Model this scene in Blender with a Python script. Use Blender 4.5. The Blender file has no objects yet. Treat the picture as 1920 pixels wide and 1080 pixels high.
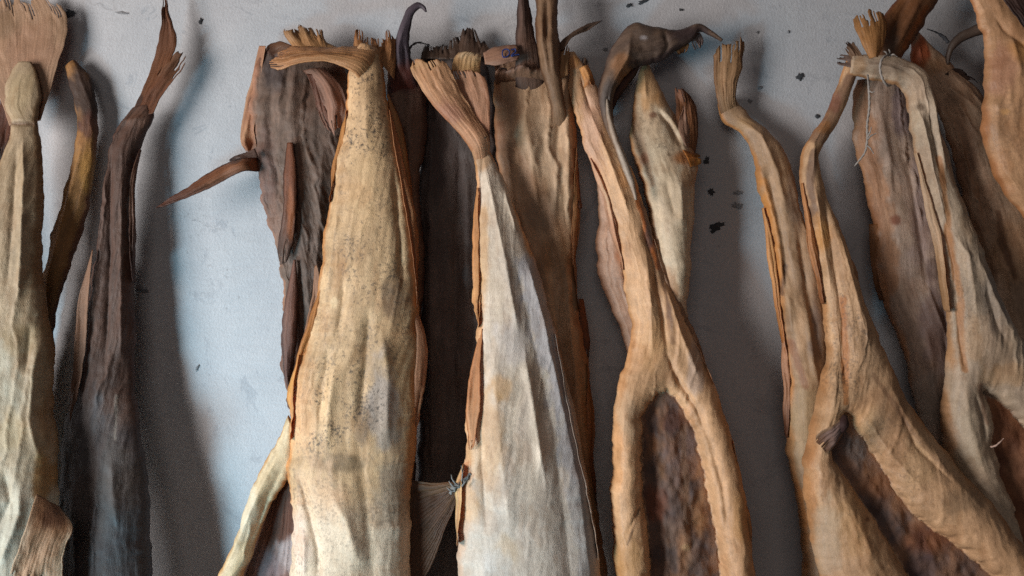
import bpy, math, random
import numpy as np

# ------------------------------------------------------------------ camera, world, lamps, exposure
scene = bpy.context.scene
CAMD = 0.90                      # metres from the wall to the lens
K = 0.0005                       # metres per photograph pixel on the wall plane
cam_data = bpy.data.cameras.new('camera')
cam_data.sensor_width = 36.0
cam_data.lens = 36.0 * CAMD / (1920 * K)
cam_data.clip_start = 0.02
cam_data.clip_end = 50
cam = bpy.data.objects.new('camera', cam_data)
cam.location = (0, -CAMD, 0)
cam.rotation_euler = (math.radians(90), 0, 0)
scene.collection.objects.link(cam)
scene.camera = cam
cam_data.dof.use_dof = True
cam_data.dof.focus_distance = CAMD - 0.075
cam_data.dof.aperture_fstop = 7.0

world = bpy.data.worlds.new('World')
scene.world = world
world.use_nodes = True
bg = world.node_tree.nodes['Background']
bg.inputs['Color'].default_value = (0.80, 0.86, 1.0, 1)
bg.inputs['Strength'].default_value = 0.034

def area(name, loc, target, sx, sy, power, color):
    from mathutils import Vector
    ld = bpy.data.lights.new(name, 'AREA')
    ld.shape = 'RECTANGLE'; ld.size = sx; ld.size_y = sy
    ld.energy = power; ld.color = color
    o = bpy.data.objects.new(name, ld)
    o.location = loc
    o.rotation_euler = (Vector(target) - Vector(loc)).to_track_quat('-Z', 'Y').to_euler()
    scene.collection.objects.link(o)
    return o
# a window to the left of the photographer, and an added weak, warm fill from behind the camera
area('window_light', (-1.40, -1.00, -0.04), (0.0, 0, -0.05), 0.60, 0.75, 32, (1.0, 0.94, 0.89))
spot = bpy.data.lights.new('doorway_light', 'SPOT')
spot.energy = 95; spot.color = (0.38, 0.78, 1.0); spot.spot_size = math.radians(42); spot.spot_blend = 1.0; spot.shadow_soft_size = 0.13
so_ = bpy.data.objects.new('doorway_light', spot); so_.location = (-1.05, -0.95, -0.85)
from mathutils import Vector as _V
so_.rotation_euler = (_V((-0.32, 0, -0.30)) - so_.location).to_track_quat('-Z', 'Y').to_euler()
scene.collection.objects.link(so_)
area('fill_light', (-0.25, -2.3, 0.7), (0, 0, 0.05), 1.2, 0.8, 4.4, (1.0, 0.88, 0.80))

vs = scene.view_settings
vs.view_transform = 'Standard'; vs.look = 'None'; vs.gamma = 1.0; vs.exposure = 0.0
vs.use_curve_mapping = False
scene.render.filter_size = 1.8
scene.cycles.use_denoising = False          # the phone picture is grainy too

# ------------------------------------------------------------------ numeric helpers
rng = np.random.default_rng(7)
LAT = rng.random((4, 256, 256))

def vnoise(x, y, k=0):
    x = np.asarray(x, float); y = np.asarray(y, float)
    xi = np.floor(x).astype(int); yi = np.floor(y).astype(int)
    fx = x - xi; fy = y - yi
    fx = fx * fx * fx * (fx * (fx * 6 - 15) + 10); fy = fy * fy * fy * (fy * (fy * 6 - 15) + 10)
    L = LAT[k % 4]; xi = xi + 37 * k; yi = yi + 91 * k
    a = L[xi & 255, yi & 255]; b = L[(xi + 1) & 255, yi & 255]
    c = L[xi & 255, (yi + 1) & 255]; d = L[(xi + 1) & 255, (yi + 1) & 255]
    return (a + (b - a) * fx) * (1 - fy) + (c + (d - c) * fx) * fy

def fbm(x, y, k=0, n=4):
    s = 0; a = 0.5
    for i in range(n):
        s = s + a * (vnoise(x * 2 ** i, y * 2 ** i, k + i) - 0.5) * 2
        a *= 0.5
    return s                                                  # about -0.8 .. 0.8

def sst(a, b, x):
    t = np.clip((x - a) / (b - a), 0, 1)
    return t * t * (3 - 2 * t)

def lin(c):
    c = np.asarray(c, float) / 255
    return np.where(c <= 0.04045, c / 12.92, ((c + 0.055) / 1.055) ** 2.4)

def herm(T, V, t):
    """smooth curve through the knots (T, V), shape preserving"""
    T = np.asarray(T, float); V = np.asarray(V, float)
    if V.ndim == 1: V = V[:, None]
    n = len(T); h = np.diff(T)[:, None]; dl = np.diff(V, axis=0) / h
    M = np.zeros_like(V)
    if n > 2:
        M[1:-1] = (dl[:-1] * h[1:] + dl[1:] * h[:-1]) / (h[1:] + h[:-1])
    M[0] = dl[0]; M[-1] = dl[-1]
    t = np.asarray(t, float); i = np.clip(np.searchsorted(T, t, side='right') - 1, 0, n - 2)
    hh = (T[i + 1] - T[i])[..., None]; s = ((t - T[i]) / (T[i + 1] - T[i]))[..., None]
    s = np.clip(s, 0, 1)
    return ((2 * s ** 3 - 3 * s ** 2 + 1) * V[i] + (s ** 3 - 2 * s ** 2 + s) * hh * M[i]
            + (-2 * s ** 3 + 3 * s ** 2) * V[i + 1] + (s ** 3 - s ** 2) * hh * M[i + 1])

def dist_poly(X, Y, pts, closed=False):
    pts = [tuple(p) for p in pts]
    if closed: pts = pts + [pts[0]]
    best = np.full(X.shape, 1e9)
    for (x0, y0), (x1, y1) in zip(pts[:-1], pts[1:]):
        dx, dy = x1 - x0, y1 - y0; q = dx * dx + dy * dy + 1e-9
        s = np.clip(((X - x0) * dx + (Y - y0) * dy) / q, 0, 1)
        best = np.minimum(best, np.hypot(X - x0 - s * dx, Y - y0 - s * dy))
    return best

def inside(X, Y, pts):
    r = np.zeros(X.shape, bool); n = len(pts)
    for i in range(n):
        x0, y0 = pts[i]; x1, y1 = pts[(i + 1) % n]
        if y0 == y1: continue
        c = ((y0 > Y) != (y1 > Y)) & (X < (x1 - x0) * (Y - y0) / (y1 - y0) + x0)
        r ^= c
    return r

def P(px, py, drow, d):
    """photograph pixel + distance from the wall in mm -> metres"""
    s = K * (CAMD - np.asarray(drow) / 1000) / CAMD
    return np.stack([(px - 960) * s, -np.asarray(d) / 1000 + 0 * px, (540 - py) * s], -1)

# ------------------------------------------------------------------ materials
def nodes(name):
    m = bpy.data.materials.new(name); m.use_nodes = True
    nt = m.node_tree; nt.nodes.clear()
    def N(t, **kw):
        n = nt.nodes.new(t)
        for k, v in kw.items():
            if k in n.inputs: n.inputs[k].default_value = v
            else: setattr(n, k, v)
        return n
    def Lk(a, b): nt.links.new(a, b)
    return m, nt, N, Lk

def ramp(N, Lk, src, a, b, va=(0, 0, 0, 1), vb=(1, 1, 1, 1)):
    r = N('ShaderNodeValToRGB'); r.color_ramp.elements[0].position = a; r.color_ramp.elements[1].position = b
    r.color_ramp.elements[0].color = va; r.color_ramp.elements[1].color = vb
    Lk(src, r.inputs[0]); return r.outputs[0]

def mathn(N, Lk, op, a, b):
    m = N('ShaderNodeMath', operation=op)
    for i, v in enumerate((a, b)):
        if isinstance(v, (int, float)): m.inputs[i].default_value = v
        else: Lk(v, m.inputs[i])
    return m.outputs[0]

def mixc(N, Lk, fac, a, b, blend='MIX'):
    m = N('ShaderNodeMix', data_type='RGBA', blend_type=blend)
    for i, v in ((0, fac), (6, a), (7, b)):
        if isinstance(v, (int, float, tuple)): m.inputs[i].default_value = v
        else: Lk(v, m.inputs[i])
    return m.outputs[2]

def organic(name, fibre=1.0, bump=1.0, rough=0.62, spec=0.3, transl=0.0, fsx=420.0, fsy=22.0, mott=0.5, weave=0.0, crisp=1.0):
    m, nt, N, Lk = nodes(name)
    col = N('ShaderNodeAttribute', attribute_name='col')
    spk = N('ShaderNodeAttribute', attribute_name='speck')
    uv = N('ShaderNodeUVMap', uv_map='UVMap')
    mp = N('ShaderNodeMapping'); mp.inputs['Scale'].default_value = (fsx, fsy, 1)
    Lk(uv.outputs[0], mp.inputs['Vector'])
    fib = N('ShaderNodeTexNoise', Scale=1.0, Detail=5.0, Roughness=0.62, Distortion=0.6); Lk(mp.outputs[0], fib.inputs['Vector'])
    mp2 = N('ShaderNodeMapping'); mp2.inputs['Scale'].default_value = (1700, 260, 1)
    Lk(uv.outputs[0], mp2.inputs['Vector'])
    fine = N('ShaderNodeTexNoise', Scale=1.0, Detail=3.0, Roughness=0.6); Lk(mp2.outputs[0], fine.inputs['Vector'])
    tc = N('ShaderNodeTexCoord')
    mot = N('ShaderNodeTexNoise', Scale=48.0, Detail=6.0, Roughness=0.62); Lk(tc.outputs['Object'], mot.inputs['Vector'])
    gr = N('ShaderNodeTexNoise', Scale=900.0, Detail=3.0, Roughness=0.7); Lk(tc.outputs['Object'], gr.inputs['Vector'])
    f1 = ramp(N, Lk, fib.outputs[0], 0.30, 0.72, (0.74, 0.70, 0.66, 1), (1.16, 1.15, 1.14, 1))
    c1 = mixc(N, Lk, 0.75 * fibre, col.outputs['Color'], mixc(N, Lk, 1.0, col.outputs['Color'], f1, 'MULTIPLY'))
    f2 = ramp(N, Lk, mot.outputs[0], 0.30, 0.70, (0.68, 0.62, 0.56, 1), (1.14, 1.14, 1.15, 1))
    c2 = mixc(N, Lk, mott, c1, mixc(N, Lk, 1.0, c1, f2, 'MULTIPLY'))
    f3 = ramp(N, Lk, gr.outputs[0], 0.3, 0.75, (0.68, 0.66, 0.64, 1), (1.22, 1.22, 1.22, 1))
    c3 = mixc(N, Lk, 0.7, c2, mixc(N, Lk, 1.0, c2, f3, 'MULTIPLY'))
    # dark mould specks, only where the speck mask allows
    sn = N('ShaderNodeTexNoise', Scale=360.0, Detail=2.5, Roughness=0.65); Lk(tc.outputs['Object'], sn.inputs['Vector'])
    clus = N('ShaderNodeTexNoise', Scale=36.0, Detail=3.0); Lk(tc.outputs['Object'], clus.inputs['Vector'])
    sm = mathn(N, Lk, 'ADD', sn.outputs[0], mathn(N, Lk, 'MULTIPLY', mathn(N, Lk, 'SUBTRACT', clus.outputs[0], 0.5), 0.55))
    s1 = mathn(N, Lk, 'MULTIPLY', ramp(N, Lk, sm, 0.53, 0.73), 0.95)
    s2 = mathn(N, Lk, 'MULTIPLY', s1, spk.outputs['Fac'])
    c4 = mixc(N, Lk, s2, c3, (0.07, 0.05, 0.038, 1))
    b = N('ShaderNodeBsdfPrincipled', Roughness=rough)
    b.inputs['Specular IOR Level'].default_value = spec
    Lk(c4, b.inputs['Base Color'])
    rr = ramp(N, Lk, fib.outputs[0], 0.3, 0.7, (rough - 0.14,) * 3 + (1,), (rough + 0.14,) * 3 + (1,))
    Lk(rr, b.inputs['Roughness'])
    h = mathn(N, Lk, 'ADD', mathn(N, Lk, 'MULTIPLY', fib.outputs[0], 0.45 * fibre),
              mathn(N, Lk, 'ADD', mathn(N, Lk, 'MULTIPLY', fine.outputs[0], 0.30), mathn(N, Lk, 'MULTIPLY', gr.outputs[0], 0.22)))
    mp3 = N('ShaderNodeMapping'); mp3.inputs['Scale'].default_value = (110, 8, 1); Lk(uv.outputs[0], mp3.inputs['Vector'])
    rg = N('ShaderNodeTexNoise', noise_type='RIDGED_MULTIFRACTAL', Scale=1.0, Detail=5.0, Roughness=0.6, Distortion=0.4); Lk(mp3.outputs[0], rg.inputs['Vector'])
    h = mathn(N, Lk, 'ADD', h, mathn(N, Lk, 'MULTIPLY', rg.outputs[0], 0.34 * crisp))
    if weave > 0:       # the lozenge print of small scales
        acc = None
        for ang in (0.5, -0.5):
            mw = N('ShaderNodeMapping'); mw.inputs['Rotation'].default_value = (0, 0, ang)
            Lk(uv.outputs[0], mw.inputs['Vector'])
            wv = N('ShaderNodeTexWave', Scale=210.0, Distortion=1.6, Detail=1.0); wv.inputs['Detail Scale'].default_value = 2
            Lk(mw.outputs[0], wv.inputs['Vector'])
            acc = wv.outputs['Fac'] if acc is None else mathn(N, Lk, 'MULTIPLY', acc, wv.outputs['Fac'])
        h = mathn(N, Lk, 'ADD', h, mathn(N, Lk, 'MULTIPLY', acc, weave))
    bp = N('ShaderNodeBump', Strength=min(1.0, 0.6 * bump), Distance=0.0018)
    Lk(h, bp.inputs['Height']); Lk(bp.outputs[0], b.inputs['Normal'])
    out = N('ShaderNodeOutputMaterial')
    if transl > 0:
        tr = N('ShaderNodeBsdfTranslucent'); Lk(mixc(N, Lk, 1.0, c4, (1.0, 0.62, 0.32, 1), 'MULTIPLY'), tr.inputs['Color'])
        mx = N('ShaderNodeMixShader'); mx.inputs[0].default_value = transl
        Lk(b.outputs[0], mx.inputs[1]); Lk(tr.outputs[0], mx.inputs[2]); Lk(mx.outputs[0], out.inputs[0])
    else:
        Lk(b.outputs[0], out.inputs[0])
    return m

M_SKIN = organic('dried_skin', 0.42, 0.8, crisp=0.45, rough=0.54, spec=0.4, weave=0.05)
M_FLESH = organic('dried_flesh', 0.34, 0.8, crisp=0.45, rough=0.52, spec=0.4, mott=0.45)
M_DARK = organic('dark_dried_skin', 0.9, 1.0, rough=0.6, spec=0.35, mott=0.6)
M_FIN = organic('dried_fin', 0.8, 0.9, rough=0.5, spec=0.4, transl=0.30, fsx=700, fsy=10, crisp=0.3)
M_CAV = organic('belly_membrane', 0.5, 1.3, rough=0.7, spec=0.25, mott=0.8, fsx=160, fsy=60)

def simple(name, base, rough=0.8, noise=0.3, scale=800, bump=0.4, dist=0.0004):
    m, nt, N, Lk = nodes(name)
    tc = N('ShaderNodeTexCoord')
    n = N('ShaderNodeTexNoise', Scale=scale, Detail=4.0, Roughness=0.6); Lk(tc.outputs['Object'], n.inputs['Vector'])
    r = ramp(N, Lk, n.outputs[0], 0.3, 0.7, tuple(c * (1 - noise) for c in base) + (1,), tuple(min(1, c * (1 + noise)) for c in base) + (1,))
    b = N('ShaderNodeBsdfPrincipled', Roughness=rough); Lk(r, b.inputs['Base Color'])
    bp = N('ShaderNodeBump', Strength=bump, Distance=dist); Lk(n.outputs[0], bp.inputs['Height']); Lk(bp.outputs[0], b.inputs['Normal'])
    o = N('ShaderNodeOutputMaterial'); Lk(b.outputs[0], o.inputs[0])
    return m

def wall_material():
    m, nt, N, Lk = nodes('whitewashed_plaster')
    tc = N('ShaderNodeTexCoord')
    big = N('ShaderNodeTexNoise', Scale=3.2, Detail=5.0, Roughness=0.6); Lk(tc.outputs['Object'], big.inputs['Vector'])
    mid = N('ShaderNodeTexNoise', Scale=14.0, Detail=6.0, Roughness=0.65, Distortion=0.5); Lk(tc.outputs['Object'], mid.inputs['Vector'])
    mp = N('ShaderNodeMapping'); mp.inputs['Scale'].default_value = (30, 30, 240); mp.inputs['Rotation'].default_value = (0, 0.06, 0)
    Lk(tc.outputs['Object'], mp.inputs['Vector'])
    brush = N('ShaderNodeTexNoise', Scale=1.0, Detail=5.0, Roughness=0.6); Lk(mp.outputs[0], brush.inputs['Vector'])
    fine = N('ShaderNodeTexNoise', Scale=520.0, Detail=4.0, Roughness=0.7); Lk(tc.outputs['Object'], fine.inputs['Vector'])
    base = ramp(N, Lk, big.outputs[0], 0.40, 0.60, (0.41, 0.425, 0.45, 1), (0.475, 0.455, 0.465, 1))
    c = mixc(N, Lk, 1.0, base, ramp(N, Lk, mid.outputs[0], 0.3, 0.72, (0.86, 0.87, 0.89, 1), (1.06, 1.05, 1.04, 1)), 'MULTIPLY')
    c = mixc(N, Lk, 1.0, c, ramp(N, Lk, brush.outputs[0], 0.28, 0.72, (0.94, 0.94, 0.94, 1), (1.03, 1.03, 1.03, 1)), 'MULTIPLY')
    c = mixc(N, Lk, 1.0, c, ramp(N, Lk, fine.outputs[0], 0.3, 0.7, (0.90, 0.90, 0.90, 1), (1.07, 1.07, 1.07, 1)), 'MULTIPLY')
    # fly specks and grime
    sp = N('ShaderNodeTexNoise', Scale=170.0, Detail=3.0, Roughness=0.7); Lk(tc.outputs['Object'], sp.inputs['Vector'])
    cl = N('ShaderNodeTexNoise', Scale=9.0, Detail=3.0); Lk(tc.outputs['Object'], cl.inputs['Vector'])
    sm = mathn(N, Lk, 'ADD', sp.outputs[0], mathn(N, Lk, 'MULTIPLY', mathn(N, Lk, 'SUBTRACT', cl.outputs[0], 0.5), 0.5))
    c = mixc(N, Lk, mathn(N, Lk, 'MULTIPLY', ramp(N, Lk, sm, 0.70, 0.78), 0.6), c, (0.13, 0.12, 0.125, 1))
    # hairline cracks and rubbed smudges
    wp = N('ShaderNodeTexNoise', Scale=7.0, Detail=4.0); Lk(tc.outputs['Object'], wp.inputs['Vector'])
    wv = N('ShaderNodeVectorMath', operation='MULTIPLY_ADD'); Lk(wp.outputs['Color'], wv.inputs[0]); wv.inputs[1].default_value = (0.25, 0.25, 0.25); Lk(tc.outputs['Object'], wv.inputs[2])
    vo = N('ShaderNodeTexVoronoi', feature='DISTANCE_TO_EDGE', Scale=5.0); Lk(wv.outputs[0], vo.inputs['Vector'])
    ck = ramp(N, Lk, vo.outputs['Distance'], 0.0, 0.006, (1, 1, 1, 1), (0, 0, 0, 1))
    ckm = mathn(N, Lk, 'MULTIPLY', ck, ramp(N, Lk, cl.outputs[0], 0.50, 0.62))
    c = mixc(N, Lk, mathn(N, Lk, 'MULTIPLY', ckm, 0.45), c, (0.20, 0.19, 0.19, 1))
    smu = N('ShaderNodeTexNoise', Scale=22.0, Detail=6.0, Roughness=0.75, Distortion=1.5); Lk(tc.outputs['Object'], smu.inputs['Vector'])
    c = mixc(N, Lk, mathn(N, Lk, 'MULTIPLY', ramp(N, Lk, smu.outputs[0], 0.58, 0.72), 0.30), c, (0.27, 0.27, 0.29, 1))
    c = mixc(N, Lk, mathn(N, Lk, 'MULTIPLY', ramp(N, Lk, smu.outputs[0], 0.40, 0.28), 0.30), c, (0.60, 0.59, 0.60, 1))
    b = N('ShaderNodeBsdfPrincipled', Roughness=0.72); b.inputs['Specular IOR Level'].default_value = 0.25
    Lk(c, b.inputs['Base Color'])
    h = mathn(N, Lk, 'ADD', mathn(N, Lk, 'MULTIPLY', brush.outputs[0], 0.25), mathn(N, Lk, 'ADD', mathn(N, Lk, 'MULTIPLY', mid.outputs[0], 1.3), mathn(N, Lk, 'MULTIPLY', fine.outputs[0], 0.5)))
    bp = N('ShaderNodeBump', Strength=0.5, Distance=0.0022); Lk(h, bp.inputs['Height']); Lk(bp.outputs[0], b.inputs['Normal'])
    o = N('ShaderNodeOutputMaterial'); Lk(b.outputs[0], o.inputs[0])
    return m

# ------------------------------------------------------------------ mesh helpers
def mesh_object(name, V, F, mat, parent, col=None, spk=None, uv=None, smooth=True):
    """V (n,3) world metres, F list/array of quads or tris"""
    org = np.array(parent.location if parent else (0, 0, 0))
    if col is not None:
        g = (col @ np.array([0.3, 0.6, 0.1]))[:, None]; k = 1.06 - 0.08 * np.clip((g - 0.12) / 0.3, 0, 1); col = g + k * (col - g); col = col * np.array([1.01, 0.98, 1.01])
    me = bpy.data.meshes.new(name)
    F = [np.asarray(f, np.int32) for f in F] if isinstance(F, list) else [np.asarray(F, np.int32)]
    F = [f for f in F if len(f)]
    me.vertices.add(len(V)); me.vertices.foreach_set('co', (np.asarray(V) - org).astype(np.float32).ravel())
    loops = np.concatenate([f.ravel() for f in F]); sizes = np.concatenate([np.full(len(f), f.shape[1]) for f in F])
    me.loops.add(len(loops)); me.loops.foreach_set('vertex_index', loops.astype(np.int32))
    me.polygons.add(len(sizes))
    me.polygons.foreach_set('loop_start', np.concatenate([[0], np.cumsum(sizes)[:-1]]).astype(np.int32))
    me.polygons.foreach_set('use_smooth', np.full(len(sizes), smooth))
    me.update(calc_edges=True); me.validate()
    if col is not None:
        a = me.attributes.new('col', 'FLOAT_COLOR', 'POINT')
        a.data.foreach_set('color', np.concatenate([np.clip(col, 0.004, 0.85), np.ones((len(col), 1))], 1).astype(np.float32).ravel())
    if spk is not None:
        a = me.attributes.new('speck', 'FLOAT', 'POINT'); a.data.foreach_set('value', spk.astype(np.float32))
    if uv is not None:
        l = me.uv_layers.new(name='UVMap')
        idx = np.empty(len(me.loops), np.int32); me.loops.foreach_get('vertex_index', idx)
        l.data.foreach_set('uv', uv[idx].astype(np.float32).ravel())
    me.materials.append(mat)
    o = bpy.data.objects.new(name, me); scene.collection.objects.link(o)
    if parent: o.parent = parent
    return o

def thing(label, px, py, d, name='dried_fish', cat='dried fish', group='dried fish hanging along the wall'):
    o = bpy.data.objects.new(name, None)
    o.location = tuple(P(np.array(float(px)), np.array(float(py)), d, d))
    o.empty_display_size = 0.02
    scene.collection.objects.link(o)
    o['label'] = label; o['category'] = cat
    if group: o['group'] = group
    return o

def paint(C, SP, X, Y, ops, seed):
    """stains, bare flesh and skin patches, with some light and shade painted in"""
    wob = fbm(X / 22, Y / 34, seed + 1) ; wob2 = fbm(X / 7, Y / 18, seed + 2)
    for op in ops:
        if op[0] == 'b':
            _, cx, cy, rx, ry, c, a = op[:7]
            r = np.hypot((X - cx) / rx, (Y - cy) / ry) + 0.45 * wob + 0.18 * wob2
            w = (1 - sst(0.45, 1.05, r)) * a
            C += (lin(c) - C) * w[..., None]
        elif op[0] == 's':
            _, pts, wd, c, a = op[:5]
            r = dist_poly(X, Y, pts) / wd + 0.5 * wob + 0.35 * wob2
            w = (1 - sst(0.4, 1.05, r)) * a
            C += (lin(c) - C) * w[..., None]
        elif op[0] == 'y':                     # below y0 -> y1 the skin turns to colour c
            _, y0, y1, c, a = op[:5]
            w = sst(y0, y1, Y + 40 * wob) * a
            C += (lin(c) - C) * w[..., None]
        elif op[0] == 'k':                     # speck mask
            _, cx, cy, rx, ry, a = op[:6]
            r = np.hypot((X - cx) / rx, (Y - cy) / ry) + 0.3 * wob
            np.maximum(SP, (1 - sst(0.5, 1.05, r)) * a, out=SP)

def body(parent, rows, D, base, second=None, edge=None, folds=(), ops=(), p=0.5, mat=None, seed=1, name='body',
         lump=1.0, wrinkle=1.0, ragged=2.4, speck=0.12, edge_w=0.13, cavity=None, back=0.6, bias=1.0, step=2.6, streak=0.6, blotch=1.0):
    rows = np.array(rows, float)
    c = (rows[:, :2] + rows[:, 2:]) / 2
    seg = np.hypot(*np.diff(c, axis=0).T); T = np.concatenate([[0], np.cumsum(seg)]); L = T[-1]; T = T / L
    wmax = np.hypot(rows[:, 0] - rows[:, 2], rows[:, 1] - rows[:, 3]).max()
    nv = max(12, int(L / (step * 1.3))); nu = int(np.clip(wmax / step, 12, 150)); nb = max(6, nu // 3)
    t = np.linspace(0, 1, nv); R = herm(T, rows, t)
    D = np.array(D, float); dd = herm(D[:, 0], D[:, 1:], t); d0 = dd[:, 0]; th = dd[:, 1] * (0.78 if wmax > 90 else 0.9)
    global LAST; LAST = (T, rows, D, L, th, t)
    xl = np.linspace(0, 1, nu); uf = 0.55 * xl + 0.45 * (0.5 - 0.5 * np.cos(np.pi * xl))
    ub = uf[::-1][1:-1][:: max(1, (nu - 2) // nb)]
    u = np.concatenate([uf, ub]); front = np.concatenate([np.ones(len(uf), bool), np.zeros(len(ub), bool)])
    wid = np.hypot(R[:, 2] - R[:, 0], R[:, 3] - R[:, 1])
    nx = (R[:, 2] - R[:, 0]) / (wid + 1e-6); ny = (R[:, 3] - R[:, 1]) / (wid + 1e-6)
    rag = np.minimum(1, wid / 50) * ragged
    el = rag * (2 * fbm(t * L / 22, 0 * t + seed, seed) + 1.6 * fbm(t * L / 90, 0 * t + seed, seed + 2)); er = rag * (2 * fbm(t * L / 22, 0 * t + seed + 9.3, seed + 3) + 1.6 * fbm(t * L / 90, 0 * t + seed + 3, seed + 1))
    lx, ly = R[:, 0] + el * nx, R[:, 1] + el * ny; rx, ry = R[:, 2] + er * nx, R[:, 3] + er * ny
    U = np.broadcast_to(u, (nv, len(u))); FR = np.broadcast_to(front, U.shape)
    X = lx[:, None] + (rx - lx)[:, None] * U; Y = ly[:, None] + (ry - ly)[:, None] * U
    ub_ = U ** bias
    f = np.clip(1 - (2 * ub_ - 1) ** 2, 0, 1) ** p
    S = np.broadcast_to((t * L)[:, None], U.shape); W = wid[:, None] * U
    sc = np.minimum(1, wid / 90)[:, None]
    inner = sst(0, 0.16, U) * sst(0, 0.16, 1 - U)
    h = th[:, None] * f
    rid = 1 - np.abs(2 * vnoise(W / 24 + 0.9 * fbm(W / 40, S / 120, seed), S / 420 + seed, seed) - 1)
    rid2 = 1 - np.abs(2 * vnoise(W / 11 + 0.8 * fbm(W / 30, S / 90, seed + 2), S / 190 + seed, seed + 1) - 1)
    lumps = lump * (2.6 * fbm(W / 80 + seed * 3.1, S / 420, seed, 2) + 2.4 * (rid ** 5 - 0.2) * sst(-0.2, 0.3, fbm(W / 60, S / 160 + 9, seed + 5))
                    + 0.55 * (rid2 ** 4 - 0.2)) * sc * (0.3 + 0.7 * inner)
    wr = wrinkle * (0.42 * fbm(W / 8.5, S / 75, seed + 2) + 0.40 * fbm(W / 12, S / 14, seed + 3)) * (0.35 + 0.65 * sc)
    hh = h + lumps + wr
    for pts, w, a in folds:
        q = dist_poly(X, Y, pts) + 2.5 * fbm(X / 14, Y / 30, seed + 4)
        a = a * (0.5 if abs(a) >= 6 and L > 500 else 0.75)
        Lf = sum(math.hypot(b[0] - c[0], b[1] - c[1]) for b, c in zip(pts[:-1], pts[1:]))
        ends = np.minimum(np.hypot(X - pts[0][0], Y - pts[0][1]), np.hypot(X - pts[-1][0], Y - pts[-1][1]))
        hh = hh + a * np.exp(-np.abs(q / w) ** 1.25) * (0.25 + 0.75 * inner) * sst(0, min(70, 0.35 * Lf), ends + 4)
    C = np.empty(U.shape + (3,)); C[:] = lin(base)
    if second is not None:
        w = np.clip(0.5 + 0.9 * fbm(W / 26 + 5, S / 130, seed + 5) + 0.5 * fbm(W / 9, S / 90, seed + 6), 0, 1) * streak
        C += (lin(second) - C) * w[..., None]
    if edge is not None:
        e = np.minimum(U, 1 - U) / edge_w + 0.9 * fbm(X / 18, Y / 55, seed + 7) + 0.5 * fbm(X / 60, Y / 120, seed + 8)
        w = (1 - sst(0.1, 0.9, e)) * 0.8
        C += (lin(edge) - C) * w[..., None]
    C *= (1 + blotch * (0.20 * fbm(W / 15, S / 75, seed + 11) + 0.20 * fbm(W / 6, S / 30, seed + 12) + 0.16 * fbm(X / 5, Y / 6, seed + 13)))[..., None]
    SP = np.full(U.shape, float(speck))
    paint(C, SP, X, Y, ops, seed)
    w = sst(0.16, 0.42, fbm(X / 34 + seed, Y / 60, seed + 14) + 0.35 * fbm(W / 7, S / 26, seed + 15)) * 0.30 * blotch
    C += (C * np.array([0.66, 0.50, 0.38]) - C) * w[..., None]
    w = sst(0.20, 0.45, fbm(X / 40 + 3 * seed, Y / 70 + 5, seed + 16) + 0.3 * fbm(W / 9, S / 20, seed + 17)) * 0.35 * blotch
    C += (C * np.array([1.12, 1.10, 1.10]) + 0.02 - C) * w[..., None]
    cavmask = None
    if cavity:
        jx = 4.5 * fbm(X / 11, Y / 13, seed + 8) + 4 * fbm(X / 40, Y / 45, seed); jy = 4.5 * fbm(X / 13 + 7, Y / 11, seed + 9)
        sd = dist_poly(X + jx, Y + jy, cavity['poly'], True)
        sd = np.where(inside(X + jx, Y + jy, cavity['poly']), sd, -sd)
        sdn = np.maximum(-sd, 0); de = np.minimum(U, 1 - U) * wid[:, None]
        v = sdn / (sdn + de + 1e-6); roll = np.sqrt(np.clip(4 * v * (1 - v), 0, 1))          # each side rolls into a thick rounded flap
        wg = (1 - sst(40, 130, sdn)) * FR
        rough = (3.0 * fbm(X / 24, Y / 40, seed + 2) + 1.3 * fbm(X / 12, Y / 22, seed + 4)) * sst(3, 20, sd)
        rough = rough + (0.9 * np.sin((Y + 0.55 * np.abs(X - np.mean([q[0] for q in cavity['poly']]))) / 6.5 + 3 * fbm(X / 40, Y / 40, seed)) * np.clip(0.4 + fbm(X / 50, Y / 60, seed + 1), 0, 1) + 0.9 * fbm(X / 9, Y / 26, seed + 3)) * sst(6, 26, sd)   # ribs and dry membrane
        hh = hh + wg * th[:, None] * (0.86 * roll ** 0.8 - f)
        hh = hh + (-cavity['depth'] + 5 * sst(0, 60, sd) + rough - hh) * sst(-2.0, 5.0, sd)
        cavmask = (sd > 2.0) & FR
        cc = np.empty(C.shape); cc[:] = lin(cavity['base'])
        w = np.clip(0.5 + 1.2 * fbm(X / 30, Y / 45, seed + 5), 0, 1)
        cc += (lin(cavity['second']) - cc) * w[..., None]
        w = np.clip(0.1 + 1.3 * fbm(X / 20 + 3, Y / 44, seed + 6), 0, 1) * cavity.get('third_a', 0.8)
        cc += (lin(cavity['third']) - cc) * w[..., None]
        paint(cc, SP, X, Y, cavity.get('ops', ()), seed + 3)
        wi = sst(0.5, 3.5, sd)
        C += (cc - C) * (wi * FR)[..., None]
        SP = np.where(cavmask, 0, SP)
    if cavity: back = 1.0
    hb = -np.minimum(th * back, np.maximum(d0 - 2.5, 1.0))[:, None] * f ** 0.9
    if cavity: hh = np.where(cavmask, np.maximum(hh, hb + 4 + 0.25 * (hh - hb - 4)), hh)
    if cavity: hh = np.where(cavmask, np.maximum(hh, hb + 3 + 1.5 * rough / 7), hh)
    d = d0[:, None] + np.where(FR, hh, hb)
    d = np.maximum(d, 1.6)
    V = P(X, Y, d0[:, None] + 0 * X, d)
    m = len(u); n = nv * m
    idx = np.arange(n).reshape(nv, m); jn = (np.arange(m) + 1) % m
    Q = np.stack([idx[:-1], idx[1:], idx[1:][:, jn], idx[:-1][:, jn]], -1).reshape(-1, 4)
    Vf = V.reshape(-1, 3); Cf = C.reshape(-1, 3); SPf = SP.ravel()
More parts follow.
